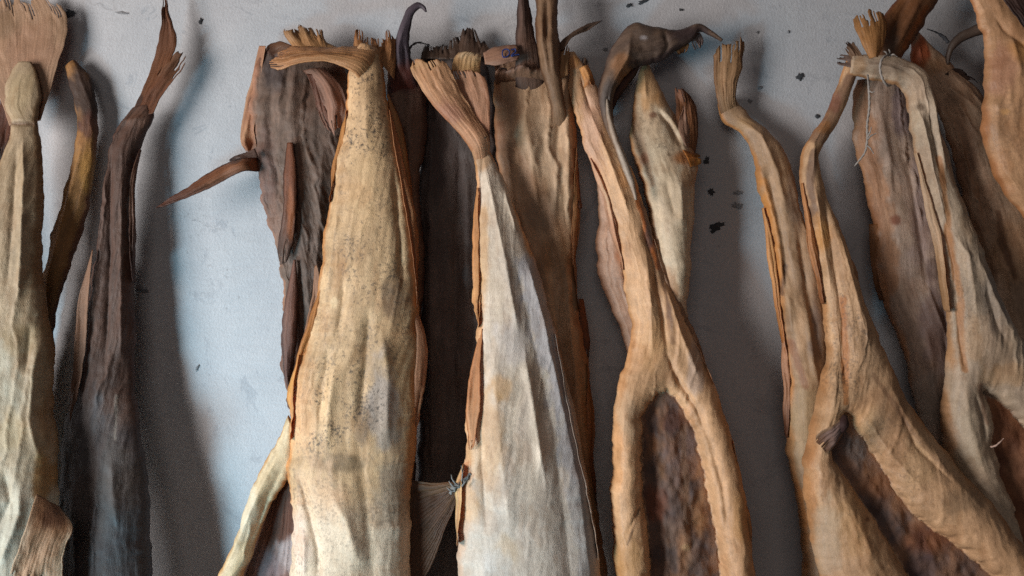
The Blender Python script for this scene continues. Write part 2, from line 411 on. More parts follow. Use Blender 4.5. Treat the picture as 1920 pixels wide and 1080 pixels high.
    uvs = np.stack([W * K, S * K], -1).reshape(-1, 2)
    Vf = np.concatenate([Vf, V[0].mean(0)[None], V[-1].mean(0)[None]])
    Cf = np.concatenate([Cf, C[0].mean(0)[None], C[-1].mean(0)[None]]); SPf = np.concatenate([SPf, [0, 0]])
    uvs = np.concatenate([uvs, uvs[:1], uvs[n - 1:n]])
    tri = np.concatenate([np.stack([idx[0], idx[0][jn], np.full(m, n)], -1), np.stack([idx[-1][jn], idx[-1], np.full(m, n + 1)], -1)])
    mat = mat or M_SKIN
    if cavmask is None:
        return mesh_object(name, Vf, [Q, tri], mat, parent, Cf, SPf, uvs)
    cm = cavmask.ravel(); inq = cm[Q].all(1)
    ob = mesh_object(name, Vf, [Q[~inq], tri], mat, parent, Cf, SPf, uvs)
    q = Q[inq]; used, inv = np.unique(q, return_inverse=True)
    mesh_object('belly_cavity', Vf[used], inv.reshape(-1, 4), M_CAV, parent, Cf[used], SPf[used], uvs[used])
    return ob

LAST = None
def flap(parent, side, t0, t1, w, base, tip, seed, lift=3.0, inn=7, rays=3):
    """a thin peeling strip of skin along one edge (side -1 left, +1 right) of the body just built"""
    T, rows, D, L, th, tt = LAST
    q = np.linspace(t0, t1, 7); R = herm(T, rows, q); dd = herm(D[:, 0], D[:, 1:], q)
    sx = R[:, 2:] - R[:, :2]; sx = sx / (np.hypot(*sx.T)[:, None] + 1e-6)
    e = R[:, 2:] if side > 0 else R[:, :2]
    n = sx * side; k = np.sin(np.pi * np.linspace(0.04, 1, 7) ** 0.8)[:, None]
    wob = 1 + 0.35 * np.sin(np.arange(7) * 1.9 + seed)[:, None]
    o = e + n * (w * k * wob - 1); i = e - n * inn * k
    rw = np.concatenate([i, o], 1) if side > 0 else np.concatenate([o, i], 1)
    din = dd[:, 0] + dd[:, 1] * 0.45; dout = dd[:, 0] + lift * k[:, 0]
    c = np.array([[a, y, z] if side > 0 else [a, z, y] for a, y, z in zip(np.linspace(0, 1, 7), din, dout)])
    return sheet(parent, rw, c, base, tip, None, rays=rays, amp=1.0, rag=0.02, slit=0.0, seed=seed, name='skin_flap', bulge=1.0, fold=1.0)

def along(pts):
    """rows from centre points (x, y, half width)"""
    a = np.array(pts, float); g = np.gradient(a[:, :2], axis=0)
    g /= np.hypot(*g.T)[:, None] + 1e-9
    nrm = np.stack([g[:, 1], -g[:, 0]], -1)           # to the left of a downward path is smaller x
    nrm = -nrm
    l = a[:, :2] + nrm * a[:, 2:3]; r = a[:, :2] - nrm * a[:, 2:3]
    return np.concatenate([l, r], 1)

def sheet(parent, rows, D, base, tip=None, edge=None, rays=12, amp=0.8, rag=0.10, slit=0.25, bulge=0.0, ops=(), seed=1,
          name='fin', mat=None, thick=0.0004, step=2.4, tip_at=0.6, fold=0.0, curl=0.0, under=None):
    """a dried fin: rows run from its root to its ragged tip; D = (t, depth left, depth right)"""
    rows = np.array(rows, float)
    c = (rows[:, :2] + rows[:, 2:]) / 2
    seg = np.hypot(*np.diff(c, axis=0).T); T = np.concatenate([[0], np.cumsum(seg)]); L = T[-1]; T = T / L
    wmax = np.hypot(rows[:, 0] - rows[:, 2], rows[:, 1] - rows[:, 3]).max()
    nv = max(8, int(L / (step * 1.5))); nu = int(np.clip(wmax / step, 10, 110))
    t = np.linspace(0, 1, nv); u = np.linspace(0, 1, nu); r = np.random.default_rng(seed + 100)
    rays = int(rays * 1.5) + 1; amp = amp * 0.38
    kr = np.clip((u * rays).astype(int), 0, rays - 1)
    wpx = np.hypot(rows[-1, 0] - rows[-1, 2], rows[-1, 1] - rows[-1, 3])
    ln = 1 - rag * (0.25 * r.random(rays)[kr] + 0.9 * vnoise(u * wpx / 11 + seed * 1.7, 0 * u, seed) + 0.45 * vnoise(u * wpx / 4, 0 * u + seed, seed + 1))
    ln = ln - 0.05 * sst(0.75, 1.0, np.abs(2 * u - 1)) * (rag > 0.01)
    Tt = t[:, None] * ln[None, :]
    R = herm(T, rows, Tt)
    D = np.array(D, float); dd = herm(D[:, 0], D[:, 1:], Tt)
    U = np.broadcast_to(u, Tt.shape); TT = np.broadcast_to(t[:, None], Tt.shape)
    if L > 2.6 * wmax and slit <= 0.1 and name in ('fin', 'skin_flap'):                     # slender strips run out to points
        kk = np.sqrt(np.clip(np.sin(np.pi * np.clip(0.02 + 0.97 * Tt, 0, 1)), 0, 1)) * 0.96 + 0.04
        mid = (R[..., :2] + R[..., 2:]) / 2
        R = np.concatenate([mid + (R[..., :2] - mid) * kk[..., None], mid + (R[..., 2:] - mid) * kk[..., None]], -1)
    ph = np.clip(U * rays + 0.9 * fbm(U * 5, Tt * 0.8, seed), 0, rays)
    X = R[..., 0] + (R[..., 2] - R[..., 0]) * U; Y = R[..., 1] + (R[..., 3] - R[..., 1]) * U
    X = X + (1.0 + 2.6 * TT) * fbm(X / 22, Y / 22, seed + 3); Y = Y + (0.8 + 2.0 * TT) * fbm(X / 16, Y / 16, seed + 4)
    rn = r.random(rays + 1) * 0.7 + 0.6
    d = (dd[..., 0] + (dd[..., 1] - dd[..., 0]) * U + bulge * 4 * U * (1 - U)
         + amp * rn[np.clip(ph.astype(int), 0, rays)] * np.cos(2 * np.pi * ph) * (0.35 + 0.65 * TT)
         + fold * np.sin(U * np.pi * 3 + 2 * TT + seed) * TT + 4.5 * fbm(U * 2.5 + seed, TT * 2, seed + 1) * TT
         + curl * TT ** 3)
    d = np.maximum(d, 1.6)
    C = np.empty(U.shape + (3,)); C[:] = lin(base)
    if tip is not None:
        w = sst(tip_at - 0.3, tip_at + 0.35, Tt + 0.25 * fbm(U * rays * 0.7, Tt * 3, seed + 2))
        C += (lin(tip) - C) * w[..., None]
    if edge is not None:
        w = (1 - sst(0.03, 0.16, np.minimum(U, 1 - U) + 0.06 * fbm(U * 5, Tt * 8, seed + 5))) * 0.8
        C += (lin(edge) - C) * w[..., None]
    C *= (1 + 0.13 * np.cos(2 * np.pi * ph) * (0.4 + 0.6 * TT) + 0.25 * fbm(U * rays * 1.7, Tt * 2.5, seed + 6) + 0.3 * (rn[np.clip(ph.astype(int), 0, rays)] - 0.95))[..., None]
    SP = np.zeros(U.shape)
    paint(C, SP, X, Y, ops, seed)
    if mat is None: C = C * 1.28
    V = P(X, Y, dd.mean(-1), d)
    idx = np.arange(nv * nu).reshape(nv, nu)
    Q = np.stack([idx[:-1, :-1], idx[1:, :-1], idx[1:, 1:], idx[:-1, 1:]], -1)
    keep = np.ones(Q.shape[:2], bool)
    for k in range(1, rays):                               # splits between the rays
        if r.random() < (0.5 if name == 'tail_fin' else 0.28) and slit > 0:
            j = int(np.clip(round(k / rays * (nu - 1)), 1, nu - 3)); dep = slit * r.random()
            keep[int((1 - dep) * (nv - 1)):, j] = False
    Q = Q[keep].reshape(-1, 4)
    used, inv = np.unique(Q, return_inverse=True)
    W = (np.hypot(R[..., 2] - R[..., 0], R[..., 3] - R[..., 1]) * 0 + wmax) * U
    uvs = np.stack([W * K, Tt * L * K], -1).reshape(-1, 2)
    o = mesh_object(name, V.reshape(-1, 3)[used], inv.reshape(-1, 4), mat or M_FIN, parent, C.reshape(-1, 3)[used], SP.ravel()[used], uvs[used])
    so = o.modifiers.new('thickness', 'SOLIDIFY'); so.thickness = thick; so.offset = 0
    return o

def tube(parent, pts, name, mat, n=7, step=2.0, twist=0.25):
    """pts: (px, py, depth mm, radius px) -> a cord"""
    a = np.array(pts, float); sg = np.hypot(*np.diff(a[:, :2], axis=0).T) + np.abs(np.diff(a[:, 2])) + 1e-3
    T = np.concatenate([[0], np.cumsum(sg)]); L = T[-1]; T /= L
    m = max(6, int(L / step)); t = np.linspace(0, 1, m); c = herm(T, a, t)
    C = P(c[:, 0], c[:, 1], c[:, 2], c[:, 2]); r = c[:, 3] * K
    g = np.gradient(C, axis=0); g /= np.linalg.norm(g, axis=1)[:, None] + 1e-9
    up = np.array([0.3, 1, 0.2]); s = np.cross(g, up); s /= np.linalg.norm(s, axis=1)[:, None] + 1e-9; w = np.cross(g, s)
    an = np.linspace(0, 2 * np.pi, n, endpoint=False)
    rr = 0.8 * r[:, None] * (1 + twist * np.cos(2 * an[None, :] + t[:, None] * L * 0.55))
    V = C[:, None] + rr[..., None] * (np.cos(an)[None, :, None] * s[:, None] + np.sin(an)[None, :, None] * w[:, None])
    idx = np.arange(m * n).reshape(m, n); jn = (np.arange(n) + 1) % n
    Q = np.stack([idx[:-1], idx[1:], idx[1:][:, jn], idx[:-1][:, jn]], -1).reshape(-1, 4)
    V = np.concatenate([V.reshape(-1, 3), C[:1], C[-1:]])
    tri = np.concatenate([np.stack([idx[0][jn], idx[0], np.full(n, m * n)], -1), np.stack([idx[-1], idx[-1][jn], np.full(n, m * n + 1)], -1)])
    return mesh_object(name, V, [Q, tri], mat, parent)

def V4(lst):
    """rows (y, xl, xr) -> (xl, y, xr, y)"""
    return [(a[1], a[0], a[2], a[0]) for a in lst]

# ================================================================== THE WALL
def build_wall():
    xs = np.linspace(-1.3, 1.3, 420); zs = np.linspace(-0.85, 0.85, 280)
    X, Z = np.meshgrid(xs, zs)
    rel = 0.4 * fbm(X * 9, Z * 9, 1) + 0.25 * fbm(X * 40, Z * 70, 2)          # mm, trowelled unevenness
    V = np.stack([X, -rel / 1000 + 0.0004, Z], -1).reshape(-1, 3)
    idx = np.arange(V.shape[0]).reshape(len(zs), len(xs))
    Q = np.stack([idx[:-1, :-1], idx[:-1, 1:], idx[1:, 1:], idx[1:, :-1]], -1).reshape(-1, 4)
    bk = np.array([(x, 0.12, z) for x in (-1.3, 1.3) for z in (-0.85, 0.85)])
    V2 = np.concatenate([V, bk]); n = len(V)
    Q2 = np.array([[n, n + 1, n + 3, n + 2]])
    o = mesh_object('wall', V2, [Q, Q2], wall_material(), None)
    o['kind'] = 'structure'; o['label'] = 'grey white plastered wall with dark specks behind the fish'
    return o
WALL = build_wall()
M_STAIN = simple('dark_grime', (0.035, 0.037, 0.042), 0.85, 0.4, 500)
M_FAINT = simple('faded_grime', (0.20, 0.20, 0.21), 0.85, 0.3, 700)

def blot(px, py, rx, ry, ang, seed, mat=M_STAIN):
    r = np.random.default_rng(seed); n = 26
    a = np.linspace(0, 2 * np.pi, n, endpoint=False)
    q = 0.85 + 0.75 * fbm(np.cos(a) * 2.6 + seed, np.sin(a) * 2.6, seed) + 0.30 * (r.random(n) - 0.5)
    x = np.cos(a) * rx * q; y = np.sin(a) * ry * q
    X = px + x * math.cos(ang) - y * math.sin(ang); Y = py + x * math.sin(ang) + y * math.cos(ang)
    X = np.concatenate([X, px + (X - px) * 0.6, [px]]); Y = np.concatenate([Y, py + (Y - py) * 0.6, [py]])
    d = np.concatenate([np.full(n, 0.15), np.full(n, 0.75), [0.8]])
    V = P(X, Y, 0 * X, d)
    j = (np.arange(n) + 1) % n; i = np.arange(n)
    mesh_object('stain', V, [np.stack([i, i + n, j + n, j], -1), np.stack([i + n, np.full(n, 2 * n), j + n], -1)], mat, WALL)
for k, (x, y, rx, ry, a) in enumerate([(1343, 425, 15, 10, -0.5), (1334, 360, 7, 8, 0), (1500, 144, 8, 8, 0), (376, 40, 4, 7, 0.3),
                                       (133, 25, 12, 8, 0.2), (1277, 18, 4, 3, 0), (1180, 10, 8, 4, -0.2), (1205, 3, 12, 4, -0.4),
                                       (1532, 218, 6, 5, 0), (305, -4, 5, 4, 0), (1325, 300, 6, 9, 0.2)]):
    blot(x, y, rx, ry, a, 40 + k)
for k, (x, y, rx, ry, a) in enumerate([(1384, 362, 10, 5, 0), (1382, 385, 12, 6, 0.2), (1425, 165, 5, 4, 0), (1406, 189, 5, 4, 0), (228, 24, 14, 3, 0.1),
                                       (1135, 93, 5, 4, 0), (1478, 60, 3, 3, 0), (268, 545, 16, 4, 0.2), (370, 690, 3, 8, 0.4), (1420, 60, 3, 3, 0)]):
    blot(x, y, rx, ry, a, 80 + k, M_FAINT)

# ================================================================== THE FISH, left to right
# --- pale greenish fish at the left edge
f = thing('pale greenish dried fish at the left edge with spread rosy tail', 40, 1300, 60)
body(f, [(34, 116, 58, 116), (18, 140, 70, 140), (10, 178, 76, 178), (14, 205, 76, 205), (23, 228, 73, 228), (24, 240, 75, 240), (12, 280, 78, 280), (-6, 340, 80, 340), (-18, 420, 79, 420),
         (-28, 520, 80, 520), (-33, 580, 88, 580), (-36, 640, 98, 640), (-40, 720, 98, 720), (-45, 800, 104, 800), (-50, 870, 108, 870), (-55, 960, 107, 960),
         (-60, 1080, 100, 1080), (-60, 1320, 95, 1320)],
     [(0, 26, 3), (0.06, 30, 8), (0.1, 34, 9), (0.2, 44, 17), (0.5, 66, 26), (0.8, 96, 38), (1, 104, 40)],
     (152, 134, 106), (172, 154, 126), (130, 100, 68),
     folds=[([(50, 245), (58, 330), (57, 470), (52, 570)], 6, 5), ([(40, 250), (38, 400), (30, 560)], 7, -4), ([(24, 234), (74, 234)], 2.5, -5),
            ([(90, 620), (80, 700), (75, 780), (95, 870)], 6, 4.5), ([(70, 600), (66, 700)], 8, -4), ([(10, 300), (0, 480), (-5, 700)], 9, 4),
            ([(30, 860), (45, 930), (20, 990)], 9, -5), ([(62, 880), (66, 950), (30, 1060)], 8, 5)],
     ops=[('b', 45, 640, 60, 40, (140, 120, 84), 0.5), ('b', 20, 740, 60, 120, (176, 174, 154), 0.7), ('b', 45, 800, 45, 40, (170, 150, 112), 0.6), ('y', 820, 960, (184, 184, 168), 0.6),
          ('b', 94, 890, 14, 60, (150, 112, 62), 0.8), ('b', 42, 180, 30, 60, (158, 142, 108), 0.6), ('s', [(24, 234), (74, 234)], 4, (90, 66, 48), 0.8)], seed=3, speck=0.06, lump=0.55)  # the paler, cooler lower end has the low left light painted in
sheet(f, [(18, 236, 76, 226), (2, 190, 88, 188), (-26, 130, 106, 128), (-45, 70, 124, 66), (-48, 25, 124, 26), (-45, -25, 92, -16)],
      [(0, 28, 28), (0.4, 20, 20), (1, 11, 12)], (162, 134, 108), (164, 136, 108), rays=22, amp=0.7, rag=0.10, slit=0.14, seed=5, name='tail_fin',
      ops=[('b', 60, 90, 60, 70, (160, 126, 102), 0.5), ('b', 10, 40, 40, 40, (112, 92, 70), 0.6)])
sheet(f, [(70, 925, 108, 950), (62, 960, 132, 985), (42, 1020, 116, 1030), (20, 1100, 108, 1110)],
      [(0, 104, 100), (0.3, 122, 112), (1, 134, 122)], (140, 108, 80), (172, 138, 106), (190, 166, 136), rays=14, amp=0.9, rag=0.12, slit=0.1, seed=6,
      ops=[('b', 100, 965, 34, 30, (78, 52, 40), 0.7)])

# --- unseen fish added out of frame to shade the wall beside the first
f = thing('unseen dried fish added just beyond the left edge to shade the wall', -200, 1300, 50)
body(f, [(-190, 20, -150, 20), (-200, 90, -140, 90), (-215, 200, -110, 200), (-240, 340, -80, 340), (-260, 500, -62, 500), (-280, 700, -64, 700), (-295, 900, -70, 900), (-300, 1320, -75, 1320)],
     [(0, 30, 6), (0.1, 36, 14), (0.4, 50, 24), (1, 70, 34)], (170, 146, 112), (146, 122, 92), (150, 104, 64), seed=150, lump=0.5, step=6)
sheet(f, [(-186, 60, -152, 60), (-215, 0, -120, 0), (-235, -70, -100, -70)], [(0, 34, 34), (1, 14, 14)], (166, 126, 100), (160, 122, 96), rays=14, rag=0.1, seed=151, name='tail_fin', step=5)

# --- golden strip of a fish tucked behind it
f = thing('golden brown dried fish with dark arched tail behind the leftmost fish', 60, 1000, 18)
body(f, [(122, 128, 140, 112), (128, 150, 168, 140), (140, 190, 182, 190), (146, 240, 184, 240), (140, 275, 182, 270), (128, 330, 176, 325), (112, 390, 166, 385),
         (95, 450, 150, 445), (82, 510, 128, 510), (74, 570, 108, 570), (62, 640, 100, 640), (40, 760, 85, 760), (20, 1000, 75, 1000)],
     [(0, 12, 4), (0.15, 16, 8), (0.5, 20, 10), (1, 26, 12)], (152, 112, 66), (116, 84, 52), (92, 50, 32),
     folds=[([(165, 260), (130, 400), (90, 560)], 6, 4), ([(150, 290), (110, 430)], 5, -3)],
     ops=[('b', 155, 175, 40, 75, (48, 32, 26), 0.95), ('b', 170, 240, 18, 30, (84, 52, 42), 0.8), ('b', 168, 320, 16, 60, (186, 140, 72), 0.6), ('y', 560, 640, (70, 46, 32), 0.7)], seed=11, mat=M_DARK, wrinkle=1.4)
sheet(f, [(4, 165, 30, 165), (-4, 220, 28, 220), (-8, 262, 20, 270), (-10, 300, 6, 300)], [(0, 10, 10), (1, 14, 14)], (92, 56, 40), (70, 44, 34), rays=5, rag=0.2, seed=12)

# --- dark brown slender fish
f = thing('dark brown slender dried fish with a torn forked tail, second from the left', 195, 1300, 45)
body(f, [(246, 204, 286, 196), (222, 236, 289, 214), (206, 268, 272, 258), (199, 320, 254, 318), (190, 400, 250, 400), (180, 480, 250, 480), (166, 560, 252, 560), (152, 640, 252, 640),
         (138, 730, 252, 730), (124, 800, 262, 795), (117, 860, 274, 855), (112, 920, 280, 920), (108, 1000, 282, 1000), (106, 1080, 284, 1080), (106, 1320, 280, 1320)],
     [(0, 22, 6), (0.08, 24, 12), (0.3, 30, 15), (0.6, 44, 22), (0.8, 56, 30), (1, 66, 34)],
     (82, 58, 46), (62, 46, 40), (70, 46, 38),
     folds=[([(205, 300), (196, 420), (186, 560), (170, 700)], 6, 4), ([(240, 300), (236, 500), (238, 700)], 7, 3.5), ([(216, 280), (214, 500), (206, 700)], 5, -4),
            ([(222, 840), (232, 930), (238, 985)], 10, 5), ([(224, 232), (280, 222)], 5, 3), ([(255, 720), (262, 800), (274, 860)], 5, 3)],
     ops=[('b', 160, 800, 60, 90, (104, 108, 112), 0.6), ('b', 225, 900, 45, 100, (112, 106, 98), 0.6), ('y', 740, 860, (84, 84, 86), 0.6), ('s', [(178, 470), (172, 530)], 6, (128, 96, 78), 0.6),  # blue-grey lower end: cool light from low left put into the colour
          ('b', 262, 225, 30, 16, (96, 70, 56), 0.7), ('s', [(228, 740), (228, 820)], 3, (150, 140, 128), 0.5)], seed=14, mat=M_DARK, wrinkle=1.5)
flap(f, 1, 0.08, 0.3, 5, (96, 66, 50), (70, 48, 40), 214, lift=4)
sheet(f, [(240, 225, 276, 205), (262, 180, 292, 185), (285, 122, 320, 112), (300, 62, 330, 72), (305, 24, 318, 30), (304, -16, 310, -16)],
      [(0, 26, 26), (0.5, 22, 22), (1, 18, 18)], (112, 72, 46), (96, 64, 46), rays=6, amp=0.8, rag=0.05, slit=0.1, seed=15, name='tail_fin',
      ops=[('b', 262, 200, 10, 26, (52, 34, 28), 0.8)])
sheet(f, [(252, 222, 287, 212), (272, 180, 302, 182), (296, 134, 332, 142), (326, 82, 366, 88)],
      [(0, 27, 27), (0.5, 24, 24), (1, 20, 22)], (100, 62, 40), (118, 88, 68), rays=9, amp=1.0, rag=0.16, slit=0.35, seed=16, name='tail_fin')
sheet(f, [(168, 470, 178, 466), (146, 560, 168, 560), (138, 680, 158, 680), (126, 770, 142, 775), (130, 806, 136, 806)],
      [(0, 42, 44), (0.5, 48, 50), (1, 54, 56)], (128, 96, 74), (96, 70, 54), rays=3, amp=0.8, rag=0.05, slit=0, seed=17)

# --- wide dark fish behind the big central one
f = thing('wide dark brown dried fish with a spike fin pointing left', 590, 1000, 26)
body(f, [(492, 92, 625, 84), (484, 110, 640, 106), (476, 150, 650, 150), (470, 200, 655, 200), (468, 255, 655, 255), (476, 300, 650, 300), (486, 360, 645, 360), (503, 420, 636, 420), (520, 480, 628, 480),
         (533, 540, 622, 540), (532, 600, 615, 600), (530, 680, 608, 680), (540, 740, 604, 735), (556, 800, 610, 800), (565, 900, 625, 900), (570, 1000, 630, 1000)],
     [(0, 20, 7), (0.1, 22, 14), (0.4, 24, 16), (0.7, 24, 15), (1, 26, 12)], (110, 92, 80), (80, 66, 58), (160, 116, 90), edge_w=0.10,
     folds=[([(545, 100), (560, 250), (575, 420), (590, 620)], 12, 4), ([(510, 110), (515, 260), (540, 430)], 9, -3.5), ([(610, 260), (604, 420), (596, 560)], 9, 4), ([(528, 120), (534, 260)], 8, 3)],
     ops=[('b', 500, 330, 30, 100, (116, 92, 84), 0.7), ('b', 520, 430, 26, 70, (138, 108, 92), 0.6), ('b', 515, 140, 26, 60, (54, 48, 50), 0.7), ('b', 600, 180, 50, 60, (98, 74, 60), 0.6),
          ('k', 560, 330, 80, 260, 0.5), ('y', 560, 680, (84, 56, 46), 0.7)], seed=20, mat=M_DARK, wrinkle=2.4, ragged=4, blotch=1.7)
# frayed light rim, spike fin, and the two dorsal fins
sheet(f, [(484, 84, 500, 88), (468, 150, 492, 150), (452, 210, 486, 210), (446, 262, 482, 262), (462, 296, 486, 296)],
      [(0, 18, 26), (0.6, 14, 26), (1, 18, 28)], (166, 124, 96), (150, 104, 74), (176, 140, 108), rays=4, amp=1.2, rag=0.05, slit=0.0, seed=21, name='rim', fold=3,
      ops=[('b', 470, 195, 12, 18, (84, 56, 46), 0.7), ('b', 462, 250, 14, 30, (184, 144, 108), 0.7)])
sheet(f, [(506, 318, 500, 268), (484, 322, 478, 288), (462, 322, 452, 294), (425, 338, 412, 310), (385, 358, 372, 334), (345, 374, 338, 358), (315, 386, 312, 376), (294, 392, 293, 389)],
      [(0, 8, 10), (0.07, 22, 22), (0.14, 36, 32), (0.4, 42, 34), (1, 40, 36)], (132, 90, 64), (92, 58, 44), (70, 46, 38), rays=5, amp=1.8, rag=0.02, slit=0.12, seed=22, name='spike_fin', bulge=5, fold=1.5,
      ops=[('b', 476, 303, 14, 20, (150, 96, 64), 0.8), ('b', 440, 300, 20, 9, (84, 64, 54), 0.8)])
sheet(f, [(484, 296, 478, 278), (462, 296, 460, 286), (440, 300, 438, 294), (426, 304, 425, 302)], [(0, 40, 40), (1, 44, 42)], (98, 76, 66), (70, 52, 46), rays=3, amp=0.8, rag=0.1, seed=122)
sheet(f, [(524, 76, 560, 92), (504, 82, 540, 110), (494, 100, 512, 122)], [(0, 30, 34), (1, 26, 30)], (98, 68, 48), (70, 48, 38), rays=5, rag=0.2, seed=23, bulge=3)
sheet(f, [(538, 268, 550, 268), (532, 320, 556, 320), (530, 400, 556, 400), (522, 450, 552, 450), (520, 490, 545, 478), (530, 520, 536, 510)],
      [(0, 40, 42), (0.4, 42, 44), (1, 40, 40)], (112, 68, 46), (82, 66, 58), (60, 46, 42), rays=7, amp=1.0, rag=0.12, slit=0.2, seed=24, bulge=2,
      ops=[('b', 546, 395, 10, 60, (150, 90, 52), 0.7)])
sheet(f, [(545, 488, 560, 486), (534, 560, 560, 560), (528, 640, 556, 640), (532, 710, 552, 715), (542, 745, 550, 740)],
      [(0, 40, 42), (0.5, 44, 42), (1, 42, 40)], (116, 80, 66), (86, 62, 56), (58, 44, 42), rays=6, amp=1.2, rag=0.08, slit=0.1, seed=25, bulge=2)
sheet(f, [(585, 500, 600, 496), (584, 560, 606, 556), (570, 620, 592, 612), (556, 668, 572, 664)], [(0, 44, 46), (1, 46, 48)], (150, 112, 86), (120, 82, 58), rays=5, amp=1.0, rag=0.1, slit=0.1, seed=26)
# crumpled pinkish fins under the folded tail
sheet(f, [(568, 132, 610, 128), (592, 160, 638, 160), (606, 200, 652, 205), (614, 240, 648, 236), (630, 262, 640, 258)],
      [(0, 34, 36), (0.5, 40, 44), (1, 42, 44)], (138, 104, 86), (160, 126, 108), (92, 64, 52), rays=8, amp=1.6, rag=0.12, slit=0.3, seed=27, fold=3, bulge=4)
sheet(f, [(575, 138, 596, 140), (590, 180, 606, 180), (598, 216, 612, 214), (620, 258, 630, 250)], [(0, 38, 38), (1, 42, 42)], (104, 70, 56), (132, 96, 80), rays=4, amp=1.4, rag=0.15, slit=0.3, seed=28)

# --- the big speckled golden fish
f = thing('large golden speckled dried fish in front with its tail folded over to the left', 655, 1300, 85)
body(f, [(676, 82, 698, 86), (660, 98, 711, 102), (653, 120, 718, 122), (652, 150, 722, 150), (650, 200, 730, 200), (644, 240, 737, 240), (632, 290, 747, 290), (622, 360, 762, 360), (612, 440, 774, 440), (600, 520, 781, 520),
         (584, 600, 786, 600), (564, 660, 789, 660), (547, 720, 789, 720), (547, 790, 785, 790), (544, 850, 779, 850), (541, 890, 774, 890), (549, 945, 771, 945), (547, 1010, 770, 1010), (543, 1080, 768, 1080), (540, 1320, 770, 1320)],
     [(0, 46, 6), (0.05, 47, 15), (0.2, 54, 22), (0.45, 64, 28), (0.7, 78, 34), (1, 94, 42)],
     (212, 178, 134), (186, 150, 108), (190, 124, 64), p=0.50,
     folds=[([(625, 640), (612, 740), (606, 800)], 9, -8), ([(640, 660), (624, 760), (620, 860)], 10, 5), ([(590, 640), (570, 740), (575, 830)], 10, 6),
            ([(560, 860), (585, 940), (606, 1020), (604, 1100)], 9, -8), ([(625, 900), (660, 960), (690, 1060)], 20, 9), ([(676, 800), (694, 930), (712, 1120)], 24, -7),
            ([(720, 600), (735, 700), (730, 850)], 14, 5), ([(700, 560), (690, 700), (680, 800)], 10, -5), ([(560, 930), (580, 1010), (578, 1090)], 8, 6),
            ([(642, 300), (634, 430), (616, 560)], 7, 3), ([(740, 300), (752, 440), (760, 560)], 7, -4), ([(690, 140), (694, 300)], 16, 3), ([(655, 520), (640, 640)], 6, -3)],
     ops=[('k', 690, 220, 60, 190, 1.0), ('k', 700, 480, 80, 160, 0.75), ('k', 660, 760, 110, 150, 0.9), ('k', 730, 620, 60, 120, 0.8), ('b', 690, 330, 40, 120, (222, 186, 136), 0.5),
          ('b', 745, 560, 26, 60, (110, 88, 74), 0.65), ('b', 715, 680, 50, 70, (150, 124, 92), 0.55), ('b', 650, 860, 70, 26, (128, 108, 84), 0.7), ('b', 690, 780, 26, 60, (132, 112, 92), 0.6),
          ('b', 725, 760, 36, 110, (164, 152, 142), 0.75), ('b', 740, 930, 36, 170, (160, 144, 126), 0.7), ('b', 610, 940, 60, 100, (224, 184, 144), 0.7), ('b', 572, 760, 34, 100, (228, 180, 130), 0.75),  # greys down the lower right side are painted shade
          ('y', 900, 1000, (226, 206, 178), 0.75), ('b', 570, 1010, 26, 70, (224, 196, 176), 0.6), ('b', 632, 568, 8, 12, (236, 206, 160), 0.8), ('b', 640, 500, 20, 50, (160, 116, 70), 0.5),  # cream lower end carries the stronger light there in its colour
          ('s', [(552, 690), (560, 640), (590, 560)], 14, (222, 152, 74), 0.7), ('b', 690, 118, 30, 16, (150, 122, 88), 0.6)], seed=30, speck=0.45, edge_w=0.07, lump=0.35, wrinkle=0.8)
flap(f, -1, 0.10, 0.24, 7, (196, 140, 80), (160, 104, 58), 201, lift=6)
flap(f, 1, 0.10, 0.40, 10, (186, 132, 88), (150, 100, 64), 202, lift=5)
flap(f, -1, 0.47, 0.60, 8, (226, 158, 84), (206, 150, 92), 203, lift=5)
sheet(f, [(690, 178, 722, 120), (672, 146, 704, 86), (648, 130, 660, 82), (612, 120, 610, 84), (568, 124, 560, 82), (530, 136, 538, 84), (500, 132, 520, 92)],
      [(0, 46, 40), (0.18, 61, 46), (0.35, 64, 44), (0.7, 62, 42), (1, 52, 38)], (188, 144, 98), (176, 130, 88), rays=10, amp=1.7, rag=0.05, slit=0.1, seed=31, bulge=6, name='tail_fin',
      ops=[('s', [(520, 138), (580, 128), (650, 122)], 7, (206, 164, 120), 0.7), ('s', [(540, 108), (600, 104), (660, 106)], 5, (128, 90, 58), 0.7)])  # pale stroke is a painted highlight on the curled lower edge
for k, rw in enumerate([[(556, 98, 592, 92), (540, 76, 566, 68), (530, 50, 556, 46)], [(570, 92, 612, 90), (562, 66, 590, 64), (558, 46, 578, 44)],
                        [(590, 92, 622, 92), (594, 66, 608, 70), (590, 48, 604, 50)], [(600, 92, 650, 96), (580, 76, 610, 78), (568, 62, 590, 60)]]):
    sheet(f, rw, [(0, 40, 40), (1, 30, 30)], (168, 130, 88), (140, 108, 76), rays=5, amp=1.0, rag=0.15, slit=0.3, seed=33 + k, name='tail_fin', bulge=2)
for k, rw in enumerate([[(668, 108, 690, 104), (664, 84, 682, 82), (668, 50, 678, 52)], [(684, 106, 712, 108), (680, 84, 706, 80), (682, 64, 704, 66)],
                        [(696, 110, 722, 120), (700, 86, 728, 92), (702, 66, 726, 72)], [(712, 116, 740, 150), (722, 84, 744, 100), (726, 48, 744, 56)]]):
    sheet(f, rw, [(0, 44, 44), (1, 32, 32)], (172, 126, 82), (150, 108, 72), (120, 76, 48), rays=5, amp=1.3, rag=0.18, slit=0.4, seed=38 + k, name='tail_fin', bulge=2)
